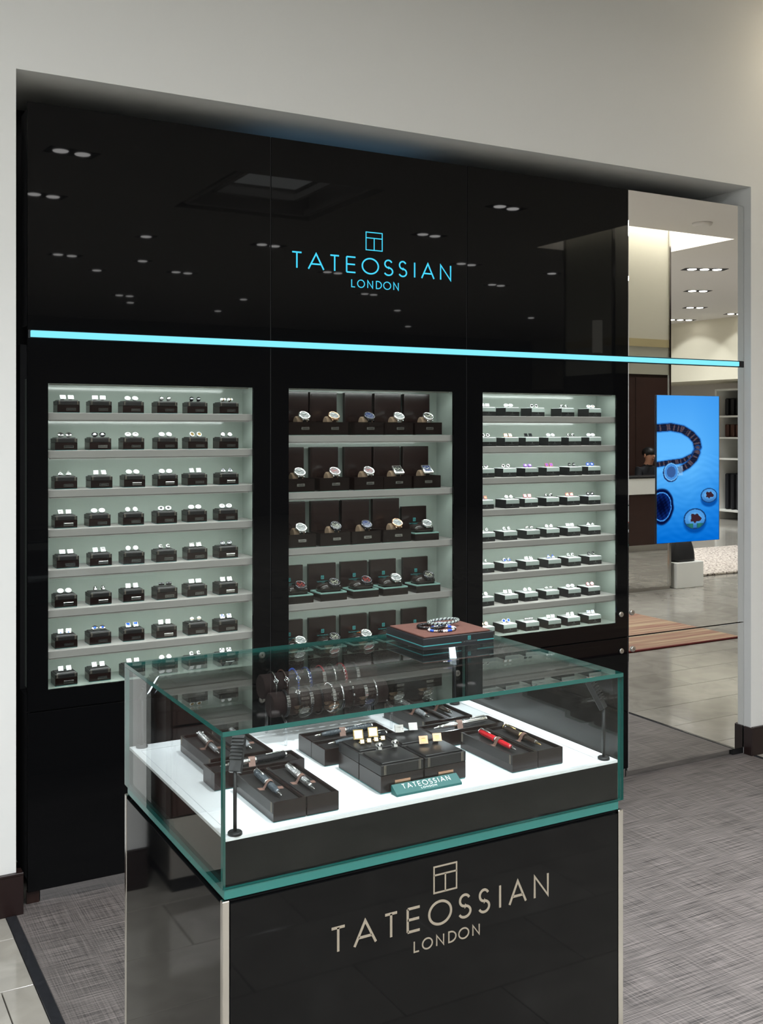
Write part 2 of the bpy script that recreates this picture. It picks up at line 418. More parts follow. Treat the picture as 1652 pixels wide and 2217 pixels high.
# ceiling with a framed coffer and a lit cove round the mirrored column
HOLES = [(2.12, 3.36, -4.86, -3.48), (5.95, 7.34, -4.95, -3.64), (-0.42, 8.2, -0.42, 0.0)]
xs = sorted({XL, XR} | {h[0] for h in HOLES} | {h[1] for h in HOLES}); ys = sorted({YB, 0.0} | {h[2] for h in HOLES} | {h[3] for h in HOLES})
mb = MB()
for i in range(len(xs) - 1):
    for j in range(len(ys) - 1):
        cx, cy = (xs[i] + xs[i + 1]) / 2, (ys[j] + ys[j + 1]) / 2
        if not any(h[0] < cx < h[1] and h[2] < cy < h[3] for h in HOLES): mb.box(xs[i], xs[i + 1], ys[j], ys[j + 1], CEIL, CEIL + 0.02)
for h in HOLES:
    t = 0.02
    for a in ((h[0] - t, h[0], h[2], h[3]), (h[1], h[1] + t, h[2], h[3]), (h[0], h[1], h[2] - t, h[2]), (h[0], h[1], h[3], h[3] + t))[:4 if h[3] < 0 else 3]: mb.box(*a, CEIL + 0.02, CEIL + 0.36)
mb.box(XL, XR, YB, 0.3, CEIL + 0.36, CEIL + 0.40)
ceil_o = struct(mb.build('ceiling', M_ceil))
h = HOLES[0]
cof = MB()
for k, (g, z) in enumerate(((0.06, CEIL + 0.02), (0.16, CEIL + 0.14), (0.24, CEIL + 0.10))):
    x0, x1, y0, y1 = h[0] + g, h[1] - g, h[2] + g, h[3] - g; w = 0.035
    for a in ((x0, x0 + w, y0, y1), (x1 - w, x1, y0, y1), (x0, x1, y0, y0 + w), (x0, x1, y1 - w, y1)): cof.box(*a, z, z + 0.05)
cof.build('coffer_frame', M_ceil, ceil_o)
MB().box(h[0] + .25, h[1] - .25, h[2] + .25, h[3] - .25, CEIL + .2, CEIL + .22).build('coffer_panel', M_layd, ceil_o)
MB().box(HOLES[1][0] + .02, HOLES[1][1] - .02, HOLES[1][2] + .02, HOLES[1][3] - .02, CEIL + .33, CEIL + .35).build('cove_panel', M_lay, ceil_o)
struct(MB().box(12.8, XR, YB, 0.0, 2.38, CEIL).build('ceiling_bulkhead', mat('bulkhead_cream', C(222, 216, 196), 0.7)))

# downlights
DL = [(8.54, -5.17, 3), (9.89, -6.58, 2), (11.29, -7.99, 2), (12.4, -9.4, 3), (12.5, -8.3, 2), (0.99, -3.54, 2), (1.09, -4.95, 2), (3.52, -6.16, 2), (2.31, -6.29, 1), (2.7, -7.74, 1), (4.64, -4.91, 2), (4.55, -3.54, 2), (1.87, -7.76, 2),
      (2.43, -8.66, 1), (3.34, -10.79, 2), (3.35, -8.35, 2), (3.63, -11.53, 1), (4.93, -10.38, 1), (5.12, -11.93, 1), (4.9, -7.48, 2), (5.93, -6.2, 2), (7.2, -6.28, 1), (6.22, -9.01, 2), (7.53, -10.51, 1), (7.21, -7.42, 2),
      (10.0, -10.36, 1), (8.96, -12.6, 1), (0.6, -2.0, 2), (2.1, -1.55, 1), (7.6, -2.2, 2), (10.4, -3.2, 2), (10.3, -1.4, 2)]
protos = {}
for i, (x, y, k) in enumerate(DL):
    if k not in protos:
        w = 0.085 * k; mb = MB()
        for a in ((-w, w, -.08, -.07), (-w, w, .07, .08), (-w, -w + .01, -.07, .07), (w - .01, w, -.07, .07)): mb.box(*a, -0.004, 0.0)
        mb.box(-w + .01, w - .01, -.07, .07, -0.0015, 0.0)
        dm = MB()
        for q in range(k): dm.lathe([(0.048, -0.006), (0.052, -0.002)], T((q - (k - 1) / 2) * 0.15, 0, 0) @ RX(0), 20)
        protos[k] = (mb.mesh('trim_frame', M_void), dm.mesh('lamp_disc', M_lamp))
    o = thing('downlight', '%s recessed ceiling spotlight seen only as a glint in the glass' % ['', 'single', 'twin', 'triple'][k], 'downlight', (x, y, CEIL), R(24 if x > 8 else -8), 'recessed ceiling spotlights')
    put('trim_frame', protos[k][0], o); tag(put('lamp_disc', protos[k][1], o), 'glowing lamp lens')
    lamp('SPOT', 'downlight_beam', (x, y, CEIL - 0.02), SPOT_W * (0.6 + 0.2 * k), NEUT, (0, 0, 0), spot=125, blend=0.9, rad=0.06)
lamp('SPOT', 'downlight_accent', (2.15, -1.75, CEIL - .03), 330.0, NEUT, (0, 0, 0), spot=62, blend=1.0, rad=.06)
for x, y in ((6.47, -3.22), (11.5, -7.0)):
    tag(MB().lathe([(0.09, 0), (0.085, -0.02), (0.06, -0.03)], T(x, y, CEIL), 24).build('smoke_detector', M_ceil), 'round white ceiling speaker cover reflected in the mirror', 'ceiling cover', 'ceiling covers')

# ------------------------------------------------------------------ the display wall
PX = [0.04, 0.898, 1.756, 2.616, 3.347]; G = 0.0025
YF, YT = 0.040, 0.052
def lock(parent, x, z):
    m = MB().lathe([(0.0125, 0), (0.0125, 0.004), (0.011, 0.007), (0.0085, 0.0075)], T(x, YF, z) @ RX(90), 20)
    m.box(-0.0012, 0.0012, -0.0035, 0.0035, 0.0073, 0.0078, 1, T(x, YF, z) @ RX(90))
    return tag(m.build('lock', [M_nickel, M_labelk], parent), 'round silver cylinder lock')
hl = ['tall black gloss glass header panel above the left cufflink cabinet', 'tall black glass header panel with the glowing cyan sign', 'tall black gloss glass header panel beside the mirror']
headers = []
for i in range(3):
    o = thing('header_panel', hl[i], 'panel', ((PX[i] + PX[i + 1]) / 2, YF, 1.8765))
    x = (PX[i + 1] - PX[i]) / 2 - G
    MB().box(-x, x, 0, YT - YF, 0, 2.617 - 1.8765).build('glass_sheet', M_black, o)
    MB().box(-x + .02, x - .02, YT - YF, 0.06, 0.02, 2.60 - 1.8765).build('backing_frame', M_void, o)
    headers.append(o)
    if i < 3: MB().box(x + .0003, x + 2 * G - .0003, .0035, YT - YF, 0, 2.616 - 1.8765).build('seam_glare_strip', M_void, o)  # matt dark strip added in the gap to hide bright edge reflections
struct(MB().box(0.045, 2.615, 0.0605, 0.16, 1.89, 2.60).build('header_light_block', M_void))  # unseen dark box added behind the headers to stop light leaking through seams
sx = (PX[1] + PX[2]) / 2; sz = 1.8765
lettering(headers[1], M_cyan2, .983 - sx, 1.677 - sx, 2.148 - sz, 2.206 - sz, 1.230 - sx, 1.435 - sx, 2.093 - sz, 2.121 - sz, 1.292 - sx, 1.363 - sx, 2.239 - sz, 2.307 - sz, -0.0012, 0.0, 0.0056, 0.0034, 0.0034)
lamp('AREA', 'sign_backlight_spill', (1.30, 0.26, 2.55), 0.05, (0.25, 0.62, 1.0), (R(180), 0, 0), 0.75, 0.1)

# light bar
o = thing('light_bar', 'long glowing cyan light bar running across the black panels and mirror', 'light bar', (1.68, 0.04, 1.862))
MB().box(0.045 - 1.68, 3.347 - 1.68, 0.0, 0.0118, -0.0141, 0.0135).build('channel', M_blackmat, o)
MB().cbox(0.052 - 1.68, 3.303 - 1.68, -0.012, 0.004, -0.0105, 0.0105, 0.001).build('diffuser', M_cyan, o)

# cabinets
WIN = [(0.108, 0.83), (0.969, 1.693), (1.833, 2.552)]
WZ0, WZ1 = 0.695, 1.702
SH8 = [1.606, 1.480, 1.350, 1.219, 1.0845, 0.953, 0.817]
SH5 = [1.528, 1.316, 1.108, 0.901]
ND = 0.205           # niche back
SY0 = 0.060          # shelf front
def frame_sheet(mb, x0, x1, z0, z1, wx0, wx1, wz0, wz1, y0, y1, mi=0):
    mb.box(x0, wx0, y0, y1, z0, z1, mi); mb.box(wx1, x1, y0, y1, z0, z1, mi); mb.box(wx0, wx1, y0, y1, z0, wz0, mi); mb.box(wx0, wx1, y0, y1, wz1, z1, mi)
cl = ['black glass cabinet of cufflinks beside the white wall', 'black glass cabinet of watches in the middle below the sign', 'black glass cabinet of cufflinks next to the mirror']
for i in range(3):
    x0, x1 = PX[i] + G, PX[i + 1] - G; a, b = WIN[i]
    o = thing('display_cabinet', cl[i], 'cabinet')
    d = MB(); frame_sheet(d, x0, x1, 0.631, 1.846, a, b, WZ0, WZ1, YF, YT)
    door = d.build('door', M_black, o)
    MB().box(a, b, YF + .0002, YF + .006, WZ0, WZ1).build('window_glass', M_doorglass, door)
    lock(door, (0.862, 1.715, 2.573)[i], 0.732)
    dr = MB().cbox(x0, x1, YF, YT, 0.044, 0.626, 0.001).build('drawer', M_black, o); lock(dr, (0.862, 1.709, 2.575)[i], 0.570)
    car = MB(); s0, s1 = a - 0.022, b + 0.022
    car.box(s0 - .018, s0, YT + .002, ND, WZ0 - .02, WZ1 + .02); car.box(s1, s1 + .018, YT + .002, ND, WZ0 - .02, WZ1 + .02)
    car.box(s0 - .018, s1 + .018, ND, ND + .018, WZ0 - .02, WZ1 + .02); car.box(s0, s1, YT + .002, ND, WZ1 + .002, WZ1 + .02)
    car.box(s0, s1, YT + .002, ND, WZ0 - .02, WZ0 - .002)
    car.build('niche', M_niche, o)
    MB().box(x0 + .01, x1 - .01, ND + .02, ND + .22, 0.06, 1.84).box(x0 + .01, x1 - .01, YT + .003, ND + .02, 0.06, WZ0 - .03).build('carcass', M_void, o)
    if i == 0: MB().box(x0, .082, YT + .002, YT + .012, 0.0015, 0.044).build('kick_block', M_wood, o)
    MB().box(x0 + (.043 if i == 0 else 0), x1, YT + .004, YT + .012, 0.0015, 0.05).build('toe_kick', M_kick, o)
    MB().box(x1 + .0003, x1 + 2 * G - .0003, YF + .0035, YT, 0.045, 1.846).build('seam_glare_strip', M_void, o)  # same added dark strip, keeping the door seam from shining
    sh = SH5 if i == 1 else SH8
    for z in sh:
        MB().cbox(s0, s1, SY0, ND, z - 0.0245, z, 0.001).build('shelf', M_shelf, o)
    tops = [WZ1] + [z - 0.0245 for z in sh]
    for k, zt in enumerate(tops):      # LED strip under the top and under each shelf
        MB().box(a + .01, b - .01, SY0 + .004, SY0 + .012, zt - 0.004, zt - 0.0005).build('led_housing', M_shelf, o)
        lamp('AREA', 'niche_led', ((a + b) / 2, SY0 + 0.016, zt - 0.005), NICHE_W * (1.0 if i == 0 else 0.85 if i == 1 else 1.15), (0.95, 1.0, 0.98), (R(28), 0, 0), b - a - .02, 0.008)
# mirror column of the wall, with the screen set into it
o = thing('mirror_cabinet', 'tall mirrored panel beside the black cabinets reflecting the shop', 'mirror')
x0, x1 = PX[3] + G, PX[4]
MB().cbox(x0, x1, YF, YT, 1.8765, 2.617, 0.0012).build('mirror_header', M_mirror, o)
md = MB().cbox(x0, x1, YF, YT, 0.631, 1.8475, 0.0012).build('mirror_door', M_mirror, o); lock(md, 2.637, 0.735)
mdr = MB().cbox(x0, x1, YF, YT, 0.030, 0.627, 0.0012).build('mirror_drawer', M_mirror, o); lock(mdr, 2.643, 0.572)
MB().box(x0, x1 - .01, YT + .001, 0.40, 0.03, 2.60).build('carcass', M_void, o)
MB().box(x0, x1 - .07, YT + .004, YT + .012, 0.0015, 0.03).build('toe_kick', M_kick, o)
MB().box(x1 - .0695, x1, YF + .004, YT + .012, 0.0015, 0.029).build('kick_block', M_blackmat, o)

# screen: a lit picture of a strapped bracelet and polished stones on blue paper
scr = thing('video_screen', 'tall blue video screen on the mirror showing a bracelet and stones', 'screen', (2.978, YF - 0.001, 1.37))
NX, NZ = 124, 300
SXW, SZH = 0.392, 0.672
def pic(u, v):
    x, y = u * 813, v * 1950
    t = v
    def mixc(p, q, k): return tuple(p[i] + (q[i] - p[i]) * k for i in range(3))
    c = mixc((70, 158, 240), (92, 180, 250), min(1, t / 0.35)) if t < 0.35 else mixc((92, 180, 250), (0, 104, 205), min(1, max(0, (t - 0.5) / 0.5)))
    c = mixc(c, (10, 110, 215), max(0, u - 0.55) * 0.9 * (0.3 + t))
    rip = (math.sin(x * 0.021 + 3 * math.sin(y * .011)) * math.sin(y * 0.06 + 2 * math.sin(x * .013)) * 4) * (t > .4)
    c = tuple(max(0, min(255, k + rip)) for k in c)
    def seg(path, w):
        best = 9e9; pos = 0; acc = 0; bs = 0
        for (ax, ay), (bx, by) in zip(path, path[1:]):
            dx, dy = bx - ax, by - ay; L = math.hypot(dx, dy); k = max(0, min(1, ((x - ax) * dx + (y - ay) * dy) / L / L))
            d = math.hypot(x - ax - k * dx, y - ay - k * dy)
            if d < best: best = d; pos = acc + k * L; s = (x - ax) * dy - (y - ay) * dx; bs = d * (1 if s > 0 else -1) / w
            acc += L
        return best < w, pos, bs, best
    def strap(path, w, cc):
        ok, pos, sd, d = seg(path, w)
        if ok:
            n_ = math.sin(pos * .09 + 2 * math.sin(pos * .023)) + .7 * math.sin(pos * .21 + 1)
            k = 1.0 if n_ > .35 else .15
            base = mixc((12, 14, 30), (92, 72, 74), k * (1 - abs(sd) ** 4))
            if abs(abs(sd) - .92) < .08: base = (30, 60, 110)
            return mixc(base, (30, 80, 150), .12 + .1 * math.sin(y * .2))
        if d < w + 26: return mixc((20, 90, 180), cc, min(1, (d - w) / 26 + .35))
        return cc
    c = strap([(-20, 435), (180, 420), (330, 450), (440, 520), (510, 600), (528, 690)], 52, c)
    c = strap([(528, 700), (470, 800), (330, 870), (160, 890), (-20, 915)], 34, c)
    c = strap([(520, 760), (480, 850), (400, 930), (300, 985)], 44, c)
    def ell(cx, cy, rx, ry): return math.hypot((x - cx) / rx, (y - cy) / ry)
    e = ell(178, 1022, 100, 128)
    if e < 1.0:
        c = (30, 50, 100)
        e2 = ell(184, 1014, 92, 118)
        if e2 < 1: c = (120, 190, 245) if e2 > .9 else (70, 140, 215)
        if e2 < .62: c = mixc((40, 74, 130), (70, 110, 170), .5 + .5 * math.sin(x * .31) * math.sin(y * .23))
    if 270 < x < 330 and 930 < y < 1060 and e > 1: c = mixc(c, (150, 200, 245), .6)
    a = math.atan2(y - 1465, x - 60); e = ell(60, 1465, 146 * (1 + .02 * math.sin(7 * a)), 225 * (1 + .025 * math.sin(5 * a)))
    if e < 1.12: c = mixc((4, 16, 60), c, max(0, (e - 1) / .12))
    if e < .86: c = (70, 150, 235) if .8 < e else mixc((14, 52, 135), (2, 8, 40), min(1, max(0, 1.25 - e * 1.1 + .25 * math.sin(x * .11 + y * .05) * math.sin(y * .09))))
    for cx, cy, rx, ry, g in ((492, 1650, 150, 140, 1), (680, 1345, 112, 100, 0)):
        a = math.atan2(y - cy, x - cx); e = ell(cx, cy, rx, ry); sh = ell(cx, cy + 55, rx, ry)
        if sh < 1.1: c = mixc((0, 60, 140), c, max(.25, min(1, (sh - .8) / .3)))
        if e < 1.0:
            c = (22, 60, 110) if e > .88 else (76, 150, 220) if e > .6 else (96, 165, 225)
            if g and y > cy + 62 and .5 < e < .93 and abs(x - cx) > 22: c = mixc((30, 96, 110), (52, 140, 84), .5 + .5 * math.sin(x * .06))
            c = mixc(c, (20, 60, 120), max(0, min(.6, (y - cy) / ry * .5)))
            if ell(cx + 4, cy - 10, rx * .46 * (1 + .25 * math.sin(3 * a + 1)), ry * .42 * (1 + .2 * math.sin(5 * a))) < 1: c = (58, 34, 44)
    return c
vs, fs, cols = [], [], []
for j in range(NZ + 1):
    for i in range(NX + 1):
        u, v = i / NX, j / NZ
        vs.append(((u - .5) * SXW, 0, (.5 - v) * SZH)); k = pic(u, v); cols += [lin(k[0]), lin(k[1]), lin(k[2]), 1.0]
for j in range(NZ):
    for i in range(NX):
        a = j * (NX + 1) + i; fs.append((a, a + NX + 1, a + NX + 2, a + 1))
me = bpy.data.meshes.new('picture'); me.from_pydata(vs, [], fs); me.update()
ca = me.color_attributes.new('picture', 'FLOAT_COLOR', 'POINT'); ca.data.foreach_set('color', cols)
m = bpy.data.materials.new('screen_picture'); m.use_nodes = True; n, l = m.node_tree.nodes, m.node_tree.links; n.clear()
at = n.new('ShaderNodeAttribute'); at.attribute_name = 'picture'; em = n.new('ShaderNodeEmission'); em.inputs[1].default_value = 0.95; ou = n.new('ShaderNodeOutputMaterial')
l.new(at.outputs['Color'], em.inputs[0]); l.new(em.outputs[0], ou.inputs[0]); me.materials.append(m)
put('picture', me, scr, (0, -0.0045, 0))
MB().cbox(-SXW / 2 - .001, SXW / 2 + .004, -0.004, 0.0, -SZH / 2 - .001, SZH / 2 + .001, 0.0008).build('bezel', M_blackmat, scr)

# ------------------------------------------------------------------ cufflinks
CM = {'w': M_silverw, 's': M_silver, 'k': M_blackc, 'g': M_gold, 'b': M_blue, 'p': M_pink, 'v': M_purple, 'm': M_gunmetal, 'r': M_rose}
CN = {'w': 'white', 's': 'silver', 'k': 'black', 'g': 'gold', 'b': 'blue', 'p': 'pink', 'v': 'purple', 'm': 'dark grey', 'r': 'rose gold'}
SN = {'rect': 'rounded square', 'oval': 'oval', 'ball': 'round ball', 'disc': 'round disc', 'sq': 'square', 'ring': 'ring shaped', 'knot': 'knot', 'frame': 'square framed', 'bar': 'barrel', 'tri': 'pointed', 'dome': 'domed', 'grid': 'chequered square', 'eye': 'oval', 'skull': 'skull'}
link_cache = {}
def link_mesh(shape, c1, c2, s):
    key = (shape, c1, c2, s)
    if key in link_cache: return link_cache[key]
    mb = MB(); h = s / 2
    A = T(0, 0, h * 0.95) @ RX(-32)            # face looks out and a little up; local -Y is the front
    F = A @ RX(90)                              # lathe axis Z -> -Y
    if shape == 'rect': mb.cbox(-h, h, -.0022, .0012, -h * .8, h * .8, .0014, 0, A, 2)
    elif shape == 'sq': mb.cbox(-h * .85, h * .85, -.0022, .0012, -h * .85, h * .85, .0005, 0, A).cbox(-h * .66, h * .66, -.0027, -.0020, -h * .66, h * .66, .0003, 1, A)
    elif shape == 'grid':
        mb.cbox(-h * .88, h * .88, -.0018, .0012, -h * .8, h * .8, .0004, 0, A)
        for i in range(3):
            for j in range(3):
                if (i + j) % 2: mb.box(-h * .78 + i * h * .53, -h * .78 + (i + 1) * h * .5, -.0024, -.0017, -h * .7 + j * h * .47, -h * .7 + (j + 1) * h * .45, 1, A)
    elif shape in ('oval', 'eye'):
        S = F @ Matrix.Diagonal((1.12, .88, 1, 1)); mb.lathe([(h, -.001), (h, .0012), (h * .8, .0026), (h * .1, .0032)], S, 18)
        if shape == 'eye' or c2 != c1: mb.lathe([(h * .5, .0022), (h * .46, .0036), (h * .1, .0038)], S, 14, 1)
    elif shape == 'disc':
        mb.lathe([(h * .95, -.001), (h * .95, .0016), (h * .8, .0020)], F, 20); mb.lathe([(h * .7, .0012), (h * .66, .0026)], F, 18, 1)
    elif shape == 'dome': mb.lathe([(h * .95, -.001), (h * .92, .0015), (h * .6, .0046), (h * .1, .0058)], F, 18)
    elif shape == 'ball': mb.ball((0, 0, h), h * .82, n=14, m=9); mb.tube([(h * .84 * math.cos(a), h * .84 * math.sin(a), h) for a in [2 * math.pi * k / 20 for k in range(20)]], .0009, 6, True, 1)
    elif shape == 'ring': mb.tube([(h * .7 * math.cos(a), 0, h * .7 * math.sin(a)) for a in [2 * math.pi * k / 22 for k in range(22)]], .0026, 8, True, 0, A); mb.lathe([(h * .42, -.001), (h * .38, .0014)], F, 14, 1)
    elif shape == 'frame': frame_sheet(mb2 := MB(), -h * .85, h * .85, -h * .75, h * .75, -h * .4, h * .4, -h * .32, h * .32, -.0022, .0012); mb.add(mb2.v, mb2.f, 0, False, A); mb.box(-h * .42, h * .42, -.001, .001, -h * .34, h * .34, 1, A)
    elif shape == 'knot':
        for r in (0, 60, 120): mb.tube([(h * .68 * math.cos(a), h * .3 * math.sin(a), h * .55 * math.sin(a)) for a in [2 * math.pi * k / 18 for k in range(18)]], .0021, 6, True, 0 if r else 1, A @ RY(r))
    elif shape == 'bar':
        mb.lathe([(h * .42, -h), (h * .5, -h * .8), (h * .5, h * .8), (h * .42, h)], A @ RY(90), 14); mb.lathe([(h * .52, -h * .25), (h * .52, h * .25)], A @ RY(90), 14, 1)
    elif shape == 'tri': mb.prism([(-h * .9, -h * .7), (h * .9, -h * .7), (0, h)], -.0022, .0012, 0, A); mb.ball((0, -.002, -h * .2), h * .3, mi=1, n=10, m=6, M=A)
    elif shape == 'skull':
        mb.ball((0, 0, h * .25), h * .72, h * .66, h * .7, 12, 8, 0, A); mb.cbox(-h * .36, h * .36, -h * .6, h * .1, -h * .75, -h * .2, .0008, 0, A)
        for q in (-1, 1): mb.ball((q * h * .28, -h * .55, h * .15), h * .2, n=8, m=6, mi=1, M=A)
    mb.tube([(0, .001, h), (0, .0068, h * .62)], .0011, 6, False, 2); mb.cbox(-.0055, .0055, .0058, .0088, .0002, h * .62, .0008, 2)
    me = mb.mesh('cufflink', [CM[c1], CM[c2], CM['s'] if c1 not in 'gr' else CM[c1]]); link_cache[key] = me
    return me
def link_label(shape, c1, c2):
    col = CN[c1] if c1 == c2 or c1 == 's' and shape in ('rect',) else '%s and %s' % (CN[c1], CN[c2])
    return '%s %s cufflink' % (SN[shape], col)
def place_link(x, y, z, shape, c1, c2, s, where, group, rz=0.0, spin=0):
    o = put('cufflink', link_mesh(shape, c1, c2, s), None, (x, y, z), (0, 0, R(rz)))
    return tag(o, where, 'cufflink', group)

# ------------------------------------------------------------------ left cabinet: dark boxes with steel labels
BW, BD, BH = 0.074, 0.064, 0.043
body_me = MB().cbox(-BW / 2, BW / 2, 0, BD, 0.0012, 0.0262, 0.0006).mesh('body', M_woodbox)
line_me = MB().box(-BW / 2 + .001, BW / 2 - .001, .001, BD - .001, 0, 0.0014).mesh('base_lining', M_tealline)
lid = MB(); lid.cbox(-BW / 2, BW / 2, -.0004, BD, 0.0266, 0.0395, 0.0008).cbox(-BW / 2 + .004, BW / 2 - .004, .004, BD - .004, 0.038, BH, 0.0022)
lid_me = lid.mesh('leather_top', M_leather_pad)
st = MB()
for q in (-1, 1):
    for k in (0, .0028):
        st.box(q * (BW / 2 - .0055 - k) - .0003, q * (BW / 2 - .0055 - k) + .0003, -.0008, -.0002, 0.028, 0.0392); st.box(q * (BW / 2 - .0055 - k) - .0003, q * (BW / 2 - .0055 - k) + .0003, 0, .010, 0.0393, 0.0399)
stitch_me = st.mesh('stitching', M_stitch)
pl = MB(); frame_sheet(pl, -.016, .016, 0.0075, 0.0165, -.0148, .0148, .0085, .0155, -.0012, 0.0); pl.box(-.0149, .0149, -.0006, 0.0, .0084, .0156, 1)
for k in range(9): pl.box(-.011 + k * .0025, -.011 + k * .0025 + .0014, -.0008, -.0005, .0108, .0132, 0)
plate_me = pl.mesh('name_plate', [M_label, M_labelk]); 
pl2 = MB().cbox(-.016, .016, -.0012, 0.0, .0075, .0165, .0004); plate2_me = pl2.mesh('name_plate', [M_label])
def dark_box(x, y, z, rz, label, group, bright):
    o = thing('cufflink_box', label, 'box', (x, y, z), rz, group)
    put('body', body_me, o); put('base_lining', line_me, o); put('leather_top', lid_me, o); tag(put('stitching', stitch_me, o), kind='stuff')
    put('name_plate', plate2_me if bright else plate_me, o, (0.008, 0, 0))
    return o
LX = [[0.221, 0.328, 0.444, 0.561, 0.674, 0.79], [0.215, 0.33, 0.445, 0.563, 0.676, 0.79], [0.214, 0.331, 0.446, 0.562, 0.675, 0.79], [0.214, 0.328, 0.443, 0.561, 0.674, 0.789],
      [0.22, 0.331, 0.443, 0.559, 0.674, 0.789], [0.214, 0.33, 0.445, 0.561, 0.674, 0.789], [0.214, 0.33, 0.445, 0.56, 0.675, 0.79], [0.213, 0.327, 0.446, 0.562, 0.675, 0.79]]
LK = ['rect:w:w rect:w:w oval:w:w ball:s:s ball:m:s bar:w:g', 'oval:s:k eye:k:w eye:w:s oval:w:w disc:w:g disc:s:w', 'tri:s:s sq:w:s oval:w:w oval:w:w sq:w:w tri:m:k', 'frame:w:s oval:w:w dome:w:w eye:w:k oval:w:w oval:w:s',
      'rect:w:w sq:w:s dome:w:w knot:s:s frame:s:w ring:m:k', 'oval:w:w skull:s:k sq:w:w bar:m:k rect:w:s sq:s:w', 'grid:w:b oval:s:b sq:s:b sq:w:w ball:w:g grid:w:b', 'sq:w:s sq:w:s sq:w:w disc:w:s knot:w:s grid:w:m']
ZL = SH8 + [WZ0 - 0.002]
LABS = ['bottom', 'second', 'third', 'fourth', 'fifth', 'sixth', 'seventh']
def rowname(r, n): return 'top shelf' if r == 0 else ('lowest shelf' if r == n - 1 else ORD[r] + ' shelf')
rng = random.Random(3)
for r in range(8):
    ks = LK[r].split()
    for c in range(6):
        x = LX[r][c] - BW / 2; y = 0.088 + rng.uniform(-.006, .008); z = ZL[r] + .0004
        dark_box(x, y, z, R(rng.uniform(-2.2, 2.2)), 'dark wood cufflink box with steel label, %s from the white wall, %s' % (ORD[c], rowname(r, 8)), 'dark cufflink boxes in the cabinet by the white wall', rng.random() < .35)
        sh, c1, c2 = ks[c].split(':')
        for q, side in ((-1, 'left'), (1, 'right')):
            place_link(x + q * 0.0132, y + BD * .42, z + BH + .0003, sh, c1, c2, 0.0195, '%s %s, %s dark box from wall, %s' % (side, link_label(sh, c1, c2), ORD[c], rowname(r, 8)), 'cufflinks in the cabinet by the white wall', rng.uniform(-12, 12))

# ------------------------------------------------------------------ right cabinet: black boxes with white leather tops
RW, RD, RH = 0.070, 0.076, 0.036
rb_me = MB().cbox(-RW / 2, RW / 2, 0, RD, 0, 0.0352, 0.0006).mesh('body', M_blackmat)
rt_me = MB().cbox(-RW / 2 + .002, RW / 2 - .002, .001, RD - .002, 0.0345, RH + .001, 0.0012).mesh('leather_pad', M_whitel)
rf_me = MB().cbox(-RW / 2 + .0005, RW / 2 - .0005, -.0012, .0008, 0.0185, 0.0358, 0.0004).mesh('front_flap', M_greyl)
lg = MB(); stroke(lg, 'B', -.0022, .0105, .0044, .0058, .0006, -.0004, .0002); stroke(lg, 'O', -.002, .0105, .004, .005, .0004, -.0003, .0002)
for k in range(10): lg.box(-.0115 + k * .0024, -.0115 + k * .0024 + .0013, -.0004, .0002, .0062, .0080)
rl_me = lg.mesh('printed_emblem', M_logo)
RXS = [[1.936, 2.052, 2.2, 2.353, 2.509], [1.935, 2.049, 2.166, 2.282, 2.393, 2.509], [1.93, 2.049, 2.154, 2.278, 2.393, 2.508], [1.932, 2.054, 2.163, 2.276, 2.39, 2.506],
       [1.931, 2.046, 2.162, 2.277, 2.392, 2.511], [1.935, 2.044, 2.161, 2.28, 2.394, 2.51], [1.927, 2.053, 2.162, 2.277, 2.392, 2.506], [1.927, 2.051, 2.161, 2.277, 2.39, 2.506]]
RK = ['rect:w:w oval:w:s ring:s:k knot:s:m oval:w:r', 'ring:s:k sq:r:w sq:m:k eye:w:s knot:s:k oval:w:s', 'disc:s:m ring:s:k oval:v:w sq:p:v ball:k:s ring:b:w', 'sq:p:r ring:s:s sq:p:w knot:s:k sq:p:r ring:k:s',
      'knot:s:s knot:w:s dome:s:s ring:s:s rect:w:s tri:s:w', 'knot:s:s knot:s:b grid:s:m tri:b:s knot:w:s knot:m:s', 'disc:s:g sq:s:w disc:w:g bar:s:w oval:w:w disc:p:w', 'disc:r:s disc:w:b bar:s:s grid:s:w sq:s:w grid:w:b']
for r in range(8):
    ks = RK[r].split(); n = len(ks)
    for c in range(n):
        x = RXS[r][c] - RW / 2; y = 0.093 + rng.uniform(-.008, .010); z = ZL[r] + .0004
        o = thing('cufflink_box', 'black cufflink box with white leather top, %s from the mirror, %s' % (ORD[n - 1 - c], rowname(r, 8)), 'box', (x, y, z), R(rng.uniform(-1.5, 1.5)), 'white topped cufflink boxes in the cabinet by the mirror')
        put('body', rb_me, o); put('leather_pad', rt_me, o); put('front_flap', rf_me, o); put('printed_emblem', rl_me, o)
        sh, c1, c2 = ks[c].split(':')
        for q, side in ((-1, 'left'), (1, 'right')):
            place_link(x + q * 0.012, y + RD * .40, z + RH + .0014, sh, c1, c2, 0.0180, '%s %s, %s white topped box from mirror, %s' % (side, link_label(sh, c1, c2), ORD[n - 1 - c], rowname(r, 8)), 'cufflinks in the cabinet by the mirror', rng.uniform(-25, 5))

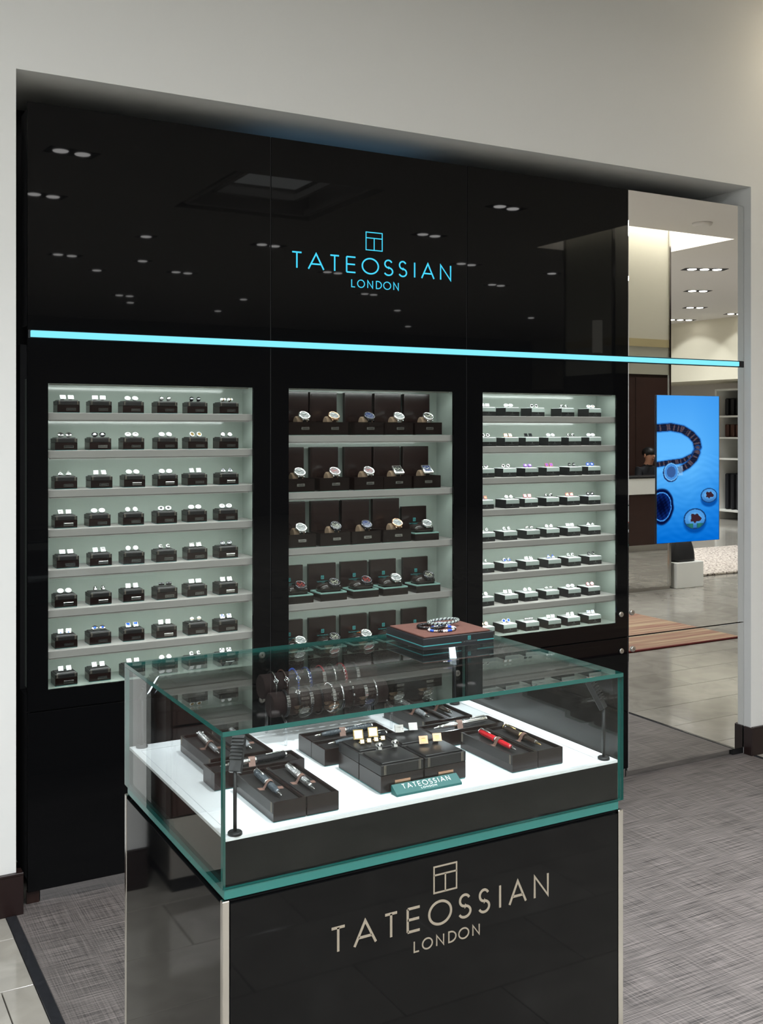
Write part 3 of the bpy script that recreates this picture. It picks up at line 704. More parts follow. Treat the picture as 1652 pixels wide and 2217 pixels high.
# ------------------------------------------------------------------ middle cabinet: watches
def make_watch(case_m, dial_m, strap_m, hand_m, square, prof, width=0.017, links=False):
    """watch worn on a cushion whose axis is X; prof = (half depth, half height, place of the case, strap end angles)"""
    ry, rz, th, t0, t1, e1, e2 = prof
    o = thing('wrist_watch', 'w', 'watch')
    def pt(t): return -ry * math.copysign(abs(math.cos(t)) ** e1, math.cos(t)), rz * math.copysign(abs(math.sin(t)) ** e2, math.sin(t))
    def on(t, off=0.0):
        (ya, za), (yb, zb), (y_, z_) = pt(t - .03), pt(t + .03), pt(t)
        nx, nz = -(zb - za), (yb - ya); k = math.hypot(nx, nz)
        return y_ + off * nx / k, z_ + off * nz / k, math.atan2(nz / k, -nx / k)
    cy, cz, el = on(R(th), .0024)
    S = 1.12
    A = T(0, cy, cz) @ RX(90 - math.degrees(el)) @ Matrix.Diagonal((S, S, 1, 1))
    c = MB(); b = MB(); d = MB(); hd = MB()
    if square:
        c.cbox(-.0185, .0185, -.0195, .0195, 0, .009, .003, 0, A, 2); d.cbox(-.0145, .0145, -.0155, .0155, .0088, .0096, .0003, 0, A)
        frame_sheet(bb := MB(), -.0175, .0175, -.0185, .0185, -.0148, .0148, -.0158, .0158, .0085, .0112); b.add(bb.v, bb.f, 0, False, A @ RX(90))
    else:
        c.lathe([(.0175, 0), (.0205, .002), (.0205, .0075), (.019, .009)], A, 26); d.lathe([(.0158, .0086), (.0156, .0094)], A, 26)
        b.lathe([(.0205, .0075), (.0200, .0102), (.0172, .0112), (.0158, .0092)], A, 26, caps=False)
        for q in (-1, 1):
            for e in (-1, 1): c.cbox(q * .0095 - .002, q * .0095 + .002, e * .0165 - .005, e * .0165 + .005, 0, .0055, .001, 0, A)
    c.lathe([(.0028, 0), (.0028, .004)], A @ T(.0195, 0, .0045) @ RY(90), 10)
    for k in range(12):
        hd.box(-.0006, .0006, .0112, .0138, .0095, .0100, 0, A @ RZ(30 * k))
    hd.box(-.0008, .0008, -.001, .0105, .0097, .0104, 0, A @ RZ(-58)); hd.box(-.0006, .0006, -.001, .0132, .0099, .0106, 0, A @ RZ(62))
    if not square:
        for k in (-1, 1): hd.tube([(k * .0062 + .0032 * math.cos(t), -.004 + .0032 * math.sin(t), .0097) for t in [2 * math.pi * i / 14 for i in range(14)]], .0005, 4, True, 0, A)
    s = MB(); N = 24; vs, fs = [], []
    for i in range(N + 1):
        t = R(t0 + (t1 - t0) * i / N); w = width / 2 * (1 - .2 * min(1, abs(math.degrees(t) - th) / 120))
        for off, ww in ((.0010, w), (.0030, w), (.0030, -w), (.0010, -w)):
            py, pz, _ = on(t, off); vs.append((ww, py, pz))
    for i in range(N):
        for k in range(4): fs.append((i * 4 + k, i * 4 + (k + 1) % 4, (i + 1) * 4 + (k + 1) % 4, (i + 1) * 4 + k))
    fs += [(3, 2, 1, 0), (N * 4, N * 4 + 1, N * 4 + 2, N * 4 + 3)]
    s.add(vs, fs, 0)
    if links:
        for i in range(14):
            t = t0 + 4 + (t1 - t0 - 8) * i / 13; py, pz, el = on(R(t), .0026)
            s.cbox(-width / 2, width / 2, -.0028, .0028, 0, .0016, .0005, 0, T(0, py, pz) @ RX(90 - math.degrees(el)))
    c.build('watch_case', case_m, o); b.build('bezel', case_m, o); d.build('dial', dial_m, o); hd.build('hands', hand_m, o); s.build('strap', strap_m, o)
    return o
M_dialw = mat('white_dial', C(165, 168, 167), 0.35); M_dialk = mat('black_dial', C(14, 15, 18), 0.25); M_dialb = mat('blue_dial', C(28, 44, 92), 0.22); M_dials = mat('silver_dial', C(120, 125, 128), 0.3, metal=.3)
M_wstrap = mat('white_strap', C(228, 228, 226), 0.5); M_kstrap = mat('black_strap', C(18, 18, 20), 0.5); M_lume = mat('pale_marks', C(220, 222, 200), 0.4); M_redm = mat('red_marks', C(200, 50, 40), 0.4)
M_cushion = mat('glossy_brown_pillow', C(36, 28, 26), 0.22, coat=0.4)
M_rim = mat('pale_teal_rim', C(150, 190, 182), 0.35)
SR1 = 0.0225
SR1_P = (SR1, SR1, 50, -62, 242, 1, 1); SR2_P = (.0362, .0213, 52, 4, 176, .55, .9)
WT = {  # kind: (builder args, words)
 'ws': ((M_silver, M_dialw, M_kstrap, M_gunmetal, False), 'silver watch with white dial'), 'kk': ((M_gunmetal, M_dialk, M_kstrap, M_lume, False), 'dark watch with black dial'),
 'gw': ((M_rose, M_dialw, M_brownstrap, M_gunmetal, False), 'rose gold watch with white dial'), 'wst': ((M_silver, M_dialw, M_wstrap, M_gunmetal, False), 'silver watch on white strap'),
 'wk': ((M_silver, M_dialk, M_wstrap, M_lume, False), 'black dialled watch on white strap'), 'sk': ((M_silver, M_dialk, M_kstrap, M_lume, True), 'square watch with black dial'),
 'sb': ((M_silver, M_dialb, M_kstrap, M_lume, True), 'square watch with blue dial'), 'rb': ((M_gunmetal, M_dialb, M_kstrap, M_dials, False), 'blue dialled watch'),
 'rs': ((M_silver, M_dials, M_kstrap, M_redm, False), 'silver watch with red marks'), 'mk': ((M_gunmetal, M_dialk, M_gunmetal, M_redm, False, 0, .015, True), 'black steel watch with red marks'),
 'ml': ((M_gunmetal, M_dialk, M_gunmetal, M_lume, False, 0, .015, True), 'black steel watch with pale marks'), 'ss': ((M_silver, M_dialw, M_brownstrap, M_gunmetal, False), 'white dialled watch on brown strap'),
 'or': ((M_silver, M_dialw, M_orange, M_gunmetal, False), 'silver watch on orange strap'), 'cr': ((M_silver, M_dialw, M_beige, M_gunmetal, False), 'silver watch on cream strap')}
wproto = {}
def get_watch(kind, srad):
    k = (kind, srad); args = list(WT[kind][0])
    if k in wproto: return copy_tree(wproto[k])
    full = args[:5] + [srad] + args[6:] if len(args) > 5 else args + [srad]
    wproto[k] = make_watch(*full); return wproto[k]
# tall lidded box
W1, D1, H1 = 0.126, 0.088, 0.050
m1 = MB(); frame_sheet(q := MB(), -W1 / 2, W1 / 2, 0, D1, -W1 / 2 + .004, W1 / 2 - .004, .004, D1 - .004, -H1, -.002); m1.add(q.v, q.f, 0, False, RX(-90) @ Matrix.Diagonal((1, 1, -1, 1)))
m1 = MB()
m1.box(-W1 / 2, W1 / 2, 0, .004, .0015, H1).box(-W1 / 2, W1 / 2, D1 - .004, D1, .0015, H1).box(-W1 / 2, -W1 / 2 + .004, .004, D1 - .004, .0015, H1).box(W1 / 2 - .004, W1 / 2, .004, D1 - .004, .0015, H1).box(-W1 / 2 + .004, W1 / 2 - .004, .004, D1 - .004, .0015, .008)
wb_body = m1.mesh('body', M_woodbox); wb_line = MB().box(-W1 / 2 + .002, W1 / 2 - .002, .001, D1 - .002, 0, .0018).mesh('base_lining', M_rim)
wb_in = MB().cbox(-W1 / 2 + .0045, W1 / 2 - .0045, .0045, D1 - .0045, .009, .021, .002).mesh('suede_liner', M_beige)
wb_cu = MB().lathe([(SR1 * .8, -.022), (SR1 * .97, -.019), (SR1 * .97, .019), (SR1 * .8, .022)], T(0.002, .036, .0500) @ RY(90), 18).mesh('watch_cushion', M_beige)
wb_lid = MB().cbox(-.060, .060, D1 + .001, D1 + .022, .045, .166, .0012).cbox(-.054, .054, D1 - .0005, D1 + .0015, .052, .160, .0008).mesh('lid', M_woodbox)
pp = MB(); pp.cbox(-.0165, .0165, -.0014, 0, -.005, .005, .0004)
for k in range(8): pp.box(-.010 + k * .0026, -.010 + k * .0026 + .0015, -.0017, -.0013, -.0012, .0012, 1)
wb_pl = pp.mesh('name_plate', [M_label, M_labelk])
# low tray with pillow and standing lid
W2, D2, H2 = 0.112, 0.094, 0.030
t_body = MB().cbox(-W2 / 2, W2 / 2, 0, D2, 0, H2 - .003, .0008).mesh('body', M_woodbox)
t_rim = MB(); frame_sheet(t_rim, -W2 / 2 + .001, W2 / 2 - .001, .001, D2 - .001, -W2 / 2 + .007, W2 / 2 - .007, .007, D2 - .007, H2 - .003, H2 + .002)
t_rim_me = bpy.data.meshes.new('rim'); q = MB()
for v in t_rim.v: q.v.append((v[0], v[2], v[1]))
q.f, q.m, q.sm = t_rim.f, t_rim.m, t_rim.sm; t_rim_me = q.mesh('rim', M_rim)
pw = MB(); n_, m_ = 20, 10
def sgn_pow(a, e): return math.copysign(abs(a) ** e, a)
vs, fs = [], []
for i in range(m_ + 1):
    f = -math.pi / 2 + math.pi * i / m_
    for k in range(n_):
        t = 2 * math.pi * k / n_
        vs.append((.047 * sgn_pow(math.cos(f), .55) * sgn_pow(math.cos(t), .5), .036 * sgn_pow(math.cos(f), .55) * sgn_pow(math.sin(t), .5), .021 * sgn_pow(math.sin(f), .9)))
for i in range(m_):
    for k in range(n_): fs.append((i * n_ + k, i * n_ + (k + 1) % n_, (i + 1) * n_ + (k + 1) % n_, (i + 1) * n_ + k))
pw.add(vs, fs, 0, True, T(0, D2 / 2, H2 + .012)); t_pil = pw.mesh('pillow', M_cushion)
t_lid = MB().cbox(-.058, .058, D2 + .006, D2 + .024, 0, .130, .0012).mesh('lid', M_woodbox)
lg = MB(); stroke(lg, 'B', -.005, .070, .010, .012, .0022, D2 + .0052, D2 + .0062)
tl_e = lg.mesh('emblem', M_tealline); lg = MB()
for ch, u, v in TATE: stroke(lg, ch, -.024 + u * .048, .058, (v - u) * .048, .0042, .0007, D2 + .0054, D2 + .0062)
tl_t = lg.mesh('printed_name', M_tealline)
MXS = [[1.106, 1.23, 1.384, 1.517, 1.653], [1.087, 1.234, 1.382, 1.512, 1.647], [1.093, 1.238, 1.371, 1.509, 1.638], [1.082, 1.223, 1.362, 1.494, 1.645], [1.082, 1.224, 1.361, 1.494, 1.641]]
MK = ['ws gw rb wst wk', 'ws rs rs sk sb', 'ws kk rb gw ss', 'mk ml mk ss kk', 'cr kk or ss kk']
ZM = SH5 + [WZ0 - .002]
for r in range(5):
    ks = MK[r].split()
    for c in range(5):
        z = ZM[r] + .0004; low = r > 2 or (r == 2 and c == 4); where = '%s from left, %s' % (ORD[c], rowname(r, 5))
        if not low:
            wdt = min(W1, MXS[r][c] - (MXS[r][c - 1] if c else 0) - .002)
            x = MXS[r][c] - W1 / 2; y = 0.066
            o = thing('watch_box', 'dark watch box with tall open lid, ' + where, 'box', (x, y, z), 0, 'tall watch boxes in the watch cabinet')
            o.scale = (wdt / W1, 1, 1)
            for nm, me in (('body', wb_body), ('base_lining', wb_line), ('suede_liner', wb_in), ('watch_cushion', wb_cu), ('lid', wb_lid)): put(nm, me, o)
            put('name_plate', wb_pl, o, (.006, 0, .026))
            w = get_watch(ks[c], SR1_P); w.location = (x + .008, y + .036, z + .0500); w.rotation_euler = (0, 0, 0)
        else:
            x = MXS[r][c] - W2 / 2; y = 0.064
            o = thing('watch_box', 'low tray with brown watch pillow and lid, ' + where, 'box', (x, y, z), 0, 'pillow trays in the watch cabinet')
            for nm, me in (('body', t_body), ('rim', t_rim_me), ('pillow', t_pil), ('lid', t_lid), ('emblem', tl_e), ('printed_name', tl_t)):
                put(nm, me, o)
            w = get_watch(ks[c], SR2_P); w.location = (x + .008, y + D2 / 2, z + H2 + .012); w.rotation_euler = (0, 0, 0)
        tag(w, '%s, %s of watch cabinet' % (WT[ks[c]][1], where), 'watch', 'watches in the watch cabinet')

# ------------------------------------------------------------------ glass display counter
CX0, CX1, CY0, CY1 = 0.002, 0.872, -1.855, -1.262
ZD, ZT = 0.870, 1.050
ct = thing('display_counter', 'glass topped black jewellery counter with teal band in the middle of the carpet', 'counter', ((CX0 + CX1) / 2, (CY0 + CY1) / 2, 0))
def cp(mb, name, mats):
    o = mb.build(name, mats, ct, (-(CX0 + CX1) / 2, -(CY0 + CY1) / 2, 0)); return o
cp(MB().box(CX0 + .012, CX1 - .012, CY0 + .012, CY1 - .012, 0.06, 0.765), 'carcass', M_void)
front = cp(MB().cbox(CX0 + .014, CX1 - .014, CY0 + .001, CY0 + .011, 0.0415, 0.763, .0008), 'front_panel', M_countglass)
cp(MB().cbox(CX0 + .001, CX0 + .011, CY0 + .014, CY1 - .014, 0.0415, 0.763, .0008), 'side_panel', M_countglass)
cp(MB().cbox(CX1 - .011, CX1 - .001, CY0 + .014, CY1 - .014, 0.0415, 0.763, .0008), 'side_panel', M_countglass)
cp(MB().cbox(CX0 + .014, CX1 - .014, CY1 - .011, CY1 - .001, 0.0415, 0.763, .0008), 'back_panel', M_wood)
for x in (CX0, CX1 - .0125):
    for y in (CY0, CY1 - .0125): cp(MB().cbox(x, x + .0125, y, y + .0125, 0.0415, 0.769, .0012), 'corner_post', M_chrome)
cp(MB().box(CX0 + .02, CX1 - .02, CY0 + .02, CY1 - .02, 0.0015, 0.06), 'plinth', M_blackmat)
cp(MB().cbox(CX0 + .004, CX1 - .011, CY0 + .002, CY1 - .009, 0.7705, 0.7885, .0012), 'teal_glass_slab', M_teal)
cp(MB().box(CX0 + .020, CX1 - .020, CY0 + .020, CY1 - .02, 0.764, 0.7705), 'shadow_gap', M_blackmat)
sk = MB(); sk.box(CX0 + .0085, CX1 - .0085, CY0 + .0085, CY1 - .0085, 0.7885, 0.864)
cp(sk, 'skirt', M_countglass)
dk = MB(); E_ = 0.0085
dk.box(CX0 + E_, CX1 - E_, CY0 + E_, CY1 - E_, 0.8645, 0.8665)
frame_sheet(fq := MB(), CX0 + E_, CX1 - E_, CY0 + E_, CY1 - E_, CX0 + .022, CX1 - .040, CY0 + .029, CY1 - .045, .8665, ZD)
dk.v += []; b_ = len(dk.v)
dk.add([(v[0], v[2], v[1]) for v in fq.v], fq.f)
dk.box(CX0 + .0235, CX1 - .0415, CY0 + .0305, CY1 - .0465, .8666, .8692)
deck = cp(dk, 'white_deck', M_deck)
TH = 0.008
def pane(x0, x1, y0, y1, z0, z1, edge_axis, name='glass_pane'):
    """clear box whose narrow faces are the green cut edges"""
    mb = MB().box(x0, x1, y0, y1, z0, z1)
    dims = (x1 - x0, y1 - y0, z1 - z0); thin = dims.index(min(dims))
    for i, f in enumerate(mb.f):
        p = [Vector(mb.v[k]) for k in f]; nrm = (p[1] - p[0]).cross(p[2] - p[0])
        ax = max(range(3), key=lambda a: abs(nrm[a])); mb.m[i] = 0 if ax == thin else 1
    return cp(mb, name, [M_caseglass, M_edge])
pane(CX0, CX1, CY0, CY0 + TH, 0.7890, ZT - TH - .0004, 1, 'front_glass'); pane(CX0, CX0 + TH, CY0 + TH + .0004, CY1 - TH - .0004, 0.7890, ZT - TH - .0004, 0, 'side_glass')
pane(CX1 - TH, CX1, CY0 + TH + .0004, CY1 - TH - .0004, 0.7890, ZT - TH - .0004, 0, 'side_glass'); pane(CX0, CX1, CY1 - TH, CY1, 0.7890, ZT - TH - .0004, 1, 'back_glass')
pane(CX0, CX1, CY0, CY1, ZT - TH, ZT, 2, 'top_glass')
# slim light posts with finned heads
for x, y, tx, ty in ((.031, -1.836, .3, .4), (.842, -1.829, -.32, .5), (.033, -1.285, .45, -.3), (.812, -1.314, -.35, -.35)):
    ang = math.atan2(ty, tx)
    p = MB().lathe([(.0125, 0), (.0125, .004), (.011, .0055)], None, 20).tube([(0, 0, .005), (0, 0, .105)], .0034, 8)
    po = p.build('light_post', M_blackmat, ct, (x - (CX0 + CX1) / 2, y - (CY0 + CY1) / 2, ZD)); 
    H = T(0, 0, .104) @ Matrix.Rotation(ang, 4, 'Z') @ RY(30)
    hd = MB().cbox(-.006, .006, -.011, .011, 0, .062, .001, 0, H)
    for k in range(7): hd.box(-.0105, -.006, -.0105, .0105, .020 + k * .0058, .0225 + k * .0058, 0, H)
    hd.build('lamp_head', M_blackmat, po)
    MB().box(.0061, .0066, -.008, .008, .018, .058, 0, H).build('led_strip', emitter('cool_led', (.8, .92, 1, 1), 5.0), po)
    d = H.to_3x3() @ Vector((1, 0, -.55)); loc = Vector((x, y, ZD)) + H @ Vector((.009, 0, .040))
    lamp('AREA', 'case_led', loc, CASE_W, (0.84, 0.93, 1.0), d.to_track_quat('-Z', 'Y').to_euler(), .012, .038)
lettering(front, M_letter, .203, .677, .636, .678, .371, .514, .597, .616, .4135, .463, .695, .743, CY0 + .0002, CY0 + .0014, .0046, .0026, .0029)

# ------------------------------------------------------------------ pen boxes and pens
PL, PW, PH = 0.186, 0.062, 0.034
pb_body = MB(); 
pb_body.box(-PL / 2, PL / 2, -PW / 2, PW / 2, .0012, .0265)
pb_w = .0042
for a in ((-PL / 2, PL / 2, -PW / 2, -PW / 2 + pb_w), (-PL / 2, PL / 2, PW / 2 - pb_w, PW / 2), (-PL / 2, -PL / 2 + pb_w, -PW / 2 + pb_w, PW / 2 - pb_w), (PL / 2 - pb_w, PL / 2, -PW / 2 + pb_w, PW / 2 - pb_w)): pb_body.box(*a, .0265, PH)
pbb = pb_body.mesh('body', M_woodbox)
pbl = MB().box(-PL / 2 + .001, PL / 2 - .001, -PW / 2 + .001, PW / 2 - .001, 0, .0014).mesh('base_lining', M_tealline)
pbp = MB().cbox(-PL / 2 + pb_w, PL / 2 - pb_w, -PW / 2 + pb_w, PW / 2 - pb_w, .0262, .0285, .0008).mesh('leather_bed', M_leather)
fl = MB()   # leather flap wrapping one long top edge
fl.cbox(-PL / 2 + .002, PL / 2 - .002, -PW / 2 - .0006, -PW / 2 + .0004, .0150, PH + .0004, .0002).cbox(-PL / 2 + .002, PL / 2 - .002, -PW / 2 - .0004, -PW / 2 + pb_w, PH - .0002, PH + .0006, .0002)
pbf = fl.mesh('leather_flap', M_leather)
sm = MB()
for q in (-1, 1):
    for k in (0, .003): sm.box(q * (PL / 2 - .006 - k) - .0003, q * (PL / 2 - .006 - k) + .0003, -PW / 2 - .001, -PW / 2 - .0005, .0165, PH)
pbs = sm.mesh('stitching', M_stitch)
rb = MB(); rb.cbox(-.0075, .0075, -.017, .017, 0, .0006, .0001)
# ribbon arched over the pen
vs, fs = [], []
for i in range(9):
    t = math.pi * i / 8
    for xx in (-.0065, .0065): vs.append((xx, .0090 * math.cos(t) * (1.4 if i in (0, 8) else 1), .0287 + .0160 * math.sin(t)))
for i in range(8): fs.append((2 * i, 2 * i + 1, 2 * i + 3, 2 * i + 2))
rbm = MB().add(vs, fs, 0, True).cbox(-.0065, .0065, .0100, .0240, .0285, .0292, .0001).cbox(-.0065, .0065, -.024, -.0100, .0285, .0292, .0001).mesh('ribbon', M_ribbon)
def pen_box(x, y, rz, label):
    o = thing('pen_box', label, 'box', (x, y, ZD - .0004), R(rz), 'pen boxes in the glass counter')
    for nm, me in (('body', pbb), ('base_lining', pbl), ('leather_bed', pbp), ('leather_flap', pbf)): put(nm, me, o)
    tag(put('stitching', pbs, o), kind='stuff')
    rib = put('ribbon', rbm, o, (.006, 0, 0)); rib.rotation_euler = (0, 0, R(-14))
    return o
def pen(x, y, rz, barrel, cap, trim, kind, label):
    """axis along local X, cap end at -X"""
    o = thing('pen', label, 'pen', (x, y, ZD + .0360), R(rz), 'pens in the glass counter')
    L = .138; A = RY(90)
    b = MB().lathe([(.0046, -.002), (.0056, .012), (.0058, .030), (.0050, .048), (.0034, .056)], A, 16)
    if kind == 'net':
        for k in range(7): b.tube([(-.0 + .006 * k, .0059 * math.cos(t), .0059 * math.sin(t)) for t in [2 * math.pi * i / 14 for i in range(14)]], .0006, 4, True)
    b.build('barrel', barrel, o)
    c = MB().lathe([(.0046, -.066), (.0060, -.064), (.0062, -.050), (.0064, -.010), (.0062, -.003)], A, 16)
    if kind in ('net', 'skull'):
        for k in range(9): c.tube([(-.060 + .006 * k, .0065 * math.cos(t), .0065 * math.sin(t)) for t in [2 * math.pi * i / 14 for i in range(14)]], .0007, 4, True)
    c.build('cap', cap, o)
    r = MB().lathe([(.0066, -.0035), (.0068, -.001), (.0062, .0010)], A, 16); r.build('ring', trim, o)
    tp = MB().lathe([(.0034, .056), (.0022, .066), (.0012, .071), (.0006, .0725)], A, 12); tp.build('tip', trim, o)
    cl = MB().tube([(-.066, 0, .0062), (-.064, 0, .0082), (-.045, 0, .0084), (-.026, 0, .0072)], .0009, 6, rx=.0016).ball((-.026, 0, .0072), .0016, n=8, m=6); cl.build('clip', trim, o)
    e = MB()
    if kind == 'skull': e.ball((-.071, 0, .001), .0068, .006, .0062, 12, 8); e.ball((-.069, .006, .003), .003, n=8, m=6); e.ball((-.069, -.006, .003), .003, n=8, m=6)
    else: e.lathe([(.0046, -.070), (.0056, -.068), (.0056, -.066)], A, 14)
    e.build('finial', trim, o)
    return o
M_net = mat('woven_silver', (.75, .76, .78, 1), .25, metal=1.0, noise=((900, 900, 900), .6)); M_carb = mat('dark_woven_barrel', (.05, .06, .07, 1), .25, coat=.6, noise=((700, 700, 700), .8)); M_stonebar = mat('grey_stone_barrel', C(120, 122, 124), .25, coat=.5, noise=((200, 200, 200), .5))
M_redpen = M_red; M_brownpen = mat('dark_brown_lacquer', C(48, 38, 32), .2, coat=.5)
# boxes turned so the long side runs towards the viewer use rz = -90 (cap end at the far side)
P9 = [('C', .1385, -1.7275, -90, M_carb, M_carb, M_silver, 'net', 'left box of the front pair', 'dark carbon look pen with silver tip in the left box of front pair'),
      ('C', .2030, -1.7275, -90, M_net, M_net, M_silver, 'net', 'right box of the front pair', 'woven silver pen in the right box of front pair'),
      ('A', .1270, -1.447, -90, M_stonebar, M_silver, M_silver, 'skull', 'left box of the pair at the back left corner', 'silver skull pen with grey barrel in the back left corner'),
      ('A', .1960, -1.447, -90, M_stonebar, M_net, M_silver, 'net', 'right box of the pair at the back left corner', 'silver and grey pen beside the skull pen'),
      ('F', .6300, -1.428, -90, M_stonebar, M_net, M_silver, 'net', 'left box of the pair at the back right', 'grey patterned pen in back right box'),
      ('F', .6930, -1.428, -90, M_brownpen, M_blackc, M_silver, 'plain', 'right box of the pair at the back right', 'plain black pen in back right box'),
      ('H', .6560, -1.716, -90, M_redpen, M_redpen, M_silver, 'plain', 'box beside the red pen lid on the right front', 'red lacquer pen with silver trim'),
      ('H', .7200, -1.716, -90, M_brownpen, M_brownpen, M_gold, 'plain', 'outermost box at the right front', 'dark brown pen with gold tip at the right front'),
      ('B', .1665, -1.590, 180, M_net, M_blackc, M_silver, 'net', 'single box lying crossways behind the front pair', 'silver woven pen with black cap lying crossways'),
      ('D', .4110, -1.497, 180, M_carb, M_carb, M_silver, 'net', 'rear crossways box behind the cufflink boxes', 'black dotted pen with silver finial behind the cufflinks'),
      ('D', .4110, -1.561, 180, M_carb, M_blackc, M_silver, 'plain', 'crossways box touching the cufflink boxes', 'slim black and silver pen nearest the cufflink boxes'),
      ('G', .6600, -1.572, 180, M_silver, M_silver, M_silver, 'plain', 'crossways box in the middle of the right side', 'polished silver pen lying crossways in a shallow box')]
bl = {0: 'dark pen box holding the carbon look pen, left of the front pair', 1: 'dark pen box holding the woven silver pen, right of the front pair', 2: 'dark pen box holding the skull pen at the back left', 3: 'dark pen box next to the skull pen box', 4: 'dark pen box with grey patterned pen at the back right', 5: 'dark pen box with plain black pen at the back right',
      6: 'dark pen box holding the red pen', 7: 'dark pen box with the brown and gold pen at the right front', 8: 'dark pen box lying crossways with black capped silver pen', 9: 'dark crossways pen box holding the dotted black pen', 10: 'dark crossways pen box touching the cufflink boxes', 11: 'dark crossways pen box with polished silver pen'}
for i, (g, x, y, rz, ba, ca_, tr, kd, _w, lb) in enumerate(P9):
    b = pen_box(x, y, rz, bl[i])
    off = (0.004 if rz == -90 else 0)
    pen(x, y + off, rz + (-4 if rz == -90 else 3), ba, ca_, tr, kd, lb)

# four cufflink boxes pushed together
KW, KD_, KH = 0.093, 0.086, 0.056
kb = MB().cbox(-KW / 2, KW / 2, 0, KD_, .0015, .0335, .0006).mesh('body', M_woodbox); kl = MB().box(-KW / 2 + .001, KW / 2 - .001, .001, KD_ - .001, 0, .0018).mesh('base_lining', M_tealline)
kt = MB().cbox(-KW / 2, KW / 2, -.0005, KD_, .0340, .0530, .0008).cbox(-KW / 2 + .005, KW / 2 - .005, .005, KD_ - .005, .052, KH, .0018, 0, None, 2).mesh('leather_top', M_leather_pad)
sm = MB()
for q in (-1, 1):
    for k in (0, .003): sm.box(q * (KW / 2 - .007 - k) - .0003, q * (KW / 2 - .007 - k) + .0003, -.0011, -.0004, .0355, .0528)
ks_ = sm.mesh('stitching', M_stitch); kp = MB().cbox(-.017, .017, -.0016, 0, .0105, .0225, .0004).mesh('name_plate', M_copper)
kk = [(.3850, -1.788, 'front left'), (.4815, -1.788, 'front right'), (.3850, -1.699, 'back left'), (.4815, -1.699, 'back right')]
for x, y, w in kk:
    o = thing('cufflink_box', 'dark leather topped cufflink box, %s of the block of four in the counter' % w, 'box', (x, y, ZD - .0004), 0, 'block of four cufflink boxes in the counter')
    for nm, me in (('body', kb), ('base_lining', kl), ('leather_top', kt), ('name_plate', kp)): put(nm, me, o)
    tag(put('stitching', ks_, o), kind='stuff')
zt = ZD - .0004 + KH + .0003
for x, y, sh, c1, c2, s, lb in ((.372, -1.722, 'skull', 's', 'k', .021, 'left silver skull cufflink on the front left box'), (.408, -1.720, 'skull', 's', 'k', .021, 'right silver skull cufflink on the front left box'),
        (.470, -1.724, 'frame', 'r', 'g', .021, 'left gold square cufflink on the front right box'), (.503, -1.722, 'frame', 'r', 'g', .021, 'right gold square cufflink on the front right box'),
        (.467, -1.634, 'frame', 's', 's', .021, 'left silver square cufflink on the back right box'), (.500, -1.634, 'frame', 's', 's', .021, 'right silver square cufflink on the back right box'),
        (.372, -1.634, 'sq', 'g', 'w', .024, 'left gold cufflink with white face on the back left box'), (.406, -1.633, 'sq', 'g', 'w', .024, 'right gold cufflink with white face on the back left box'),
        (.366, -1.662, 'sq', 'g', 'w', .011, 'first small gold dress stud from the left'), (.382, -1.661, 'sq', 'g', 'w', .011, 'second small gold dress stud from the left'),
        (.398, -1.661, 'sq', 'g', 'w', .011, 'third small gold dress stud from the left'), (.414, -1.660, 'sq', 'g', 'w', .011, 'fourth small gold dress stud from the left')):
    o = put('dress_stud' if s < .015 else 'cufflink', link_mesh(sh, c1, c2, s), None, (x, y, zt), (0, 0, R(-18))); tag(o, lb, 'stud' if s < .015 else 'cufflink', 'cufflinks and studs on the block of four')
# teal name block
sg = thing('counter_sign', 'small teal glass name block leaning by the cufflink boxes in the counter', 'sign', (.430, -1.803, ZD - .0004))
blk = MB(); blk.add([(-.072, -.011, 0), (.072, -.011, 0), (.072, .010, 0), (-.072, .010, 0), (-.072, -.011, .004), (.072, -.011, .004), (.072, .0095, .0165), (-.072, .0095, .0165), (.072, .0115, .014), (-.072, .0115, .014)],
    [(0, 3, 2, 1), (0, 1, 5, 4), (4, 5, 6, 7), (7, 6, 8, 9), (9, 8, 2, 3), (1, 2, 8, 6, 5), (0, 4, 7, 9, 3)]); blk.build('glass_block', mat('teal_block', C(22, 88, 86), .5), sg)
th = math.atan2(.0125, .0205); SA = T(0, -.011, .004) @ Matrix.Rotation(-(math.pi / 2 - th), 4, 'X')
tx = MB()
for ch, u, v in TATE: stroke(tx, ch, -.052 + u * .104, .0108, (v - u) * .104, .0100, .0012, -.0004, .0002, SA)
for ch, u, v in LOND: stroke(tx, ch, -.016 + u * .034, .0040, (v - u) * .034, .0036, .0006, -.0004, .0002, SA)
tx.build('lettering', M_whitel, sg)

# bracelet stand: clear side frame carrying two suede rolls
bs = thing('bracelet_stand', 'clear acrylic stand with two brown suede rolls inside the counter', 'stand', (.43, -1.36, ZD - .0004))
def side(xx):
    m = MB(); 
    m.tube([(xx, -.062, .0), (xx, -.062, .052)], .0032, 6, rx=.0032); m.tube([(xx, .045, 0), (xx, .045, .100)], .0032, 6); m.tube([(xx, -.062, .050), (xx, .045, .098)], .0030, 6)
    m.build('side_frame', M_acrylic, bs)
side(-.122); side(.140)
RRO = .0268
for y, z, nm in ((-.022, .0795, 'lower'), (.030, .1085, 'upper')):
    MB().lathe([(RRO - .002, -.143), (RRO, -.141), (RRO, .139), (RRO - .002, .141)], T(0, y, z) @ RY(90), 32).build('suede_roll', M_brownsuede, bs)
def loop(x, y, z, r, tilt, N=36): return [(x + tilt * math.sin(2 * math.pi * i / N), y + r * math.cos(2 * math.pi * i / N), z + r * math.sin(2 * math.pi * i / N)) for i in range(N)]
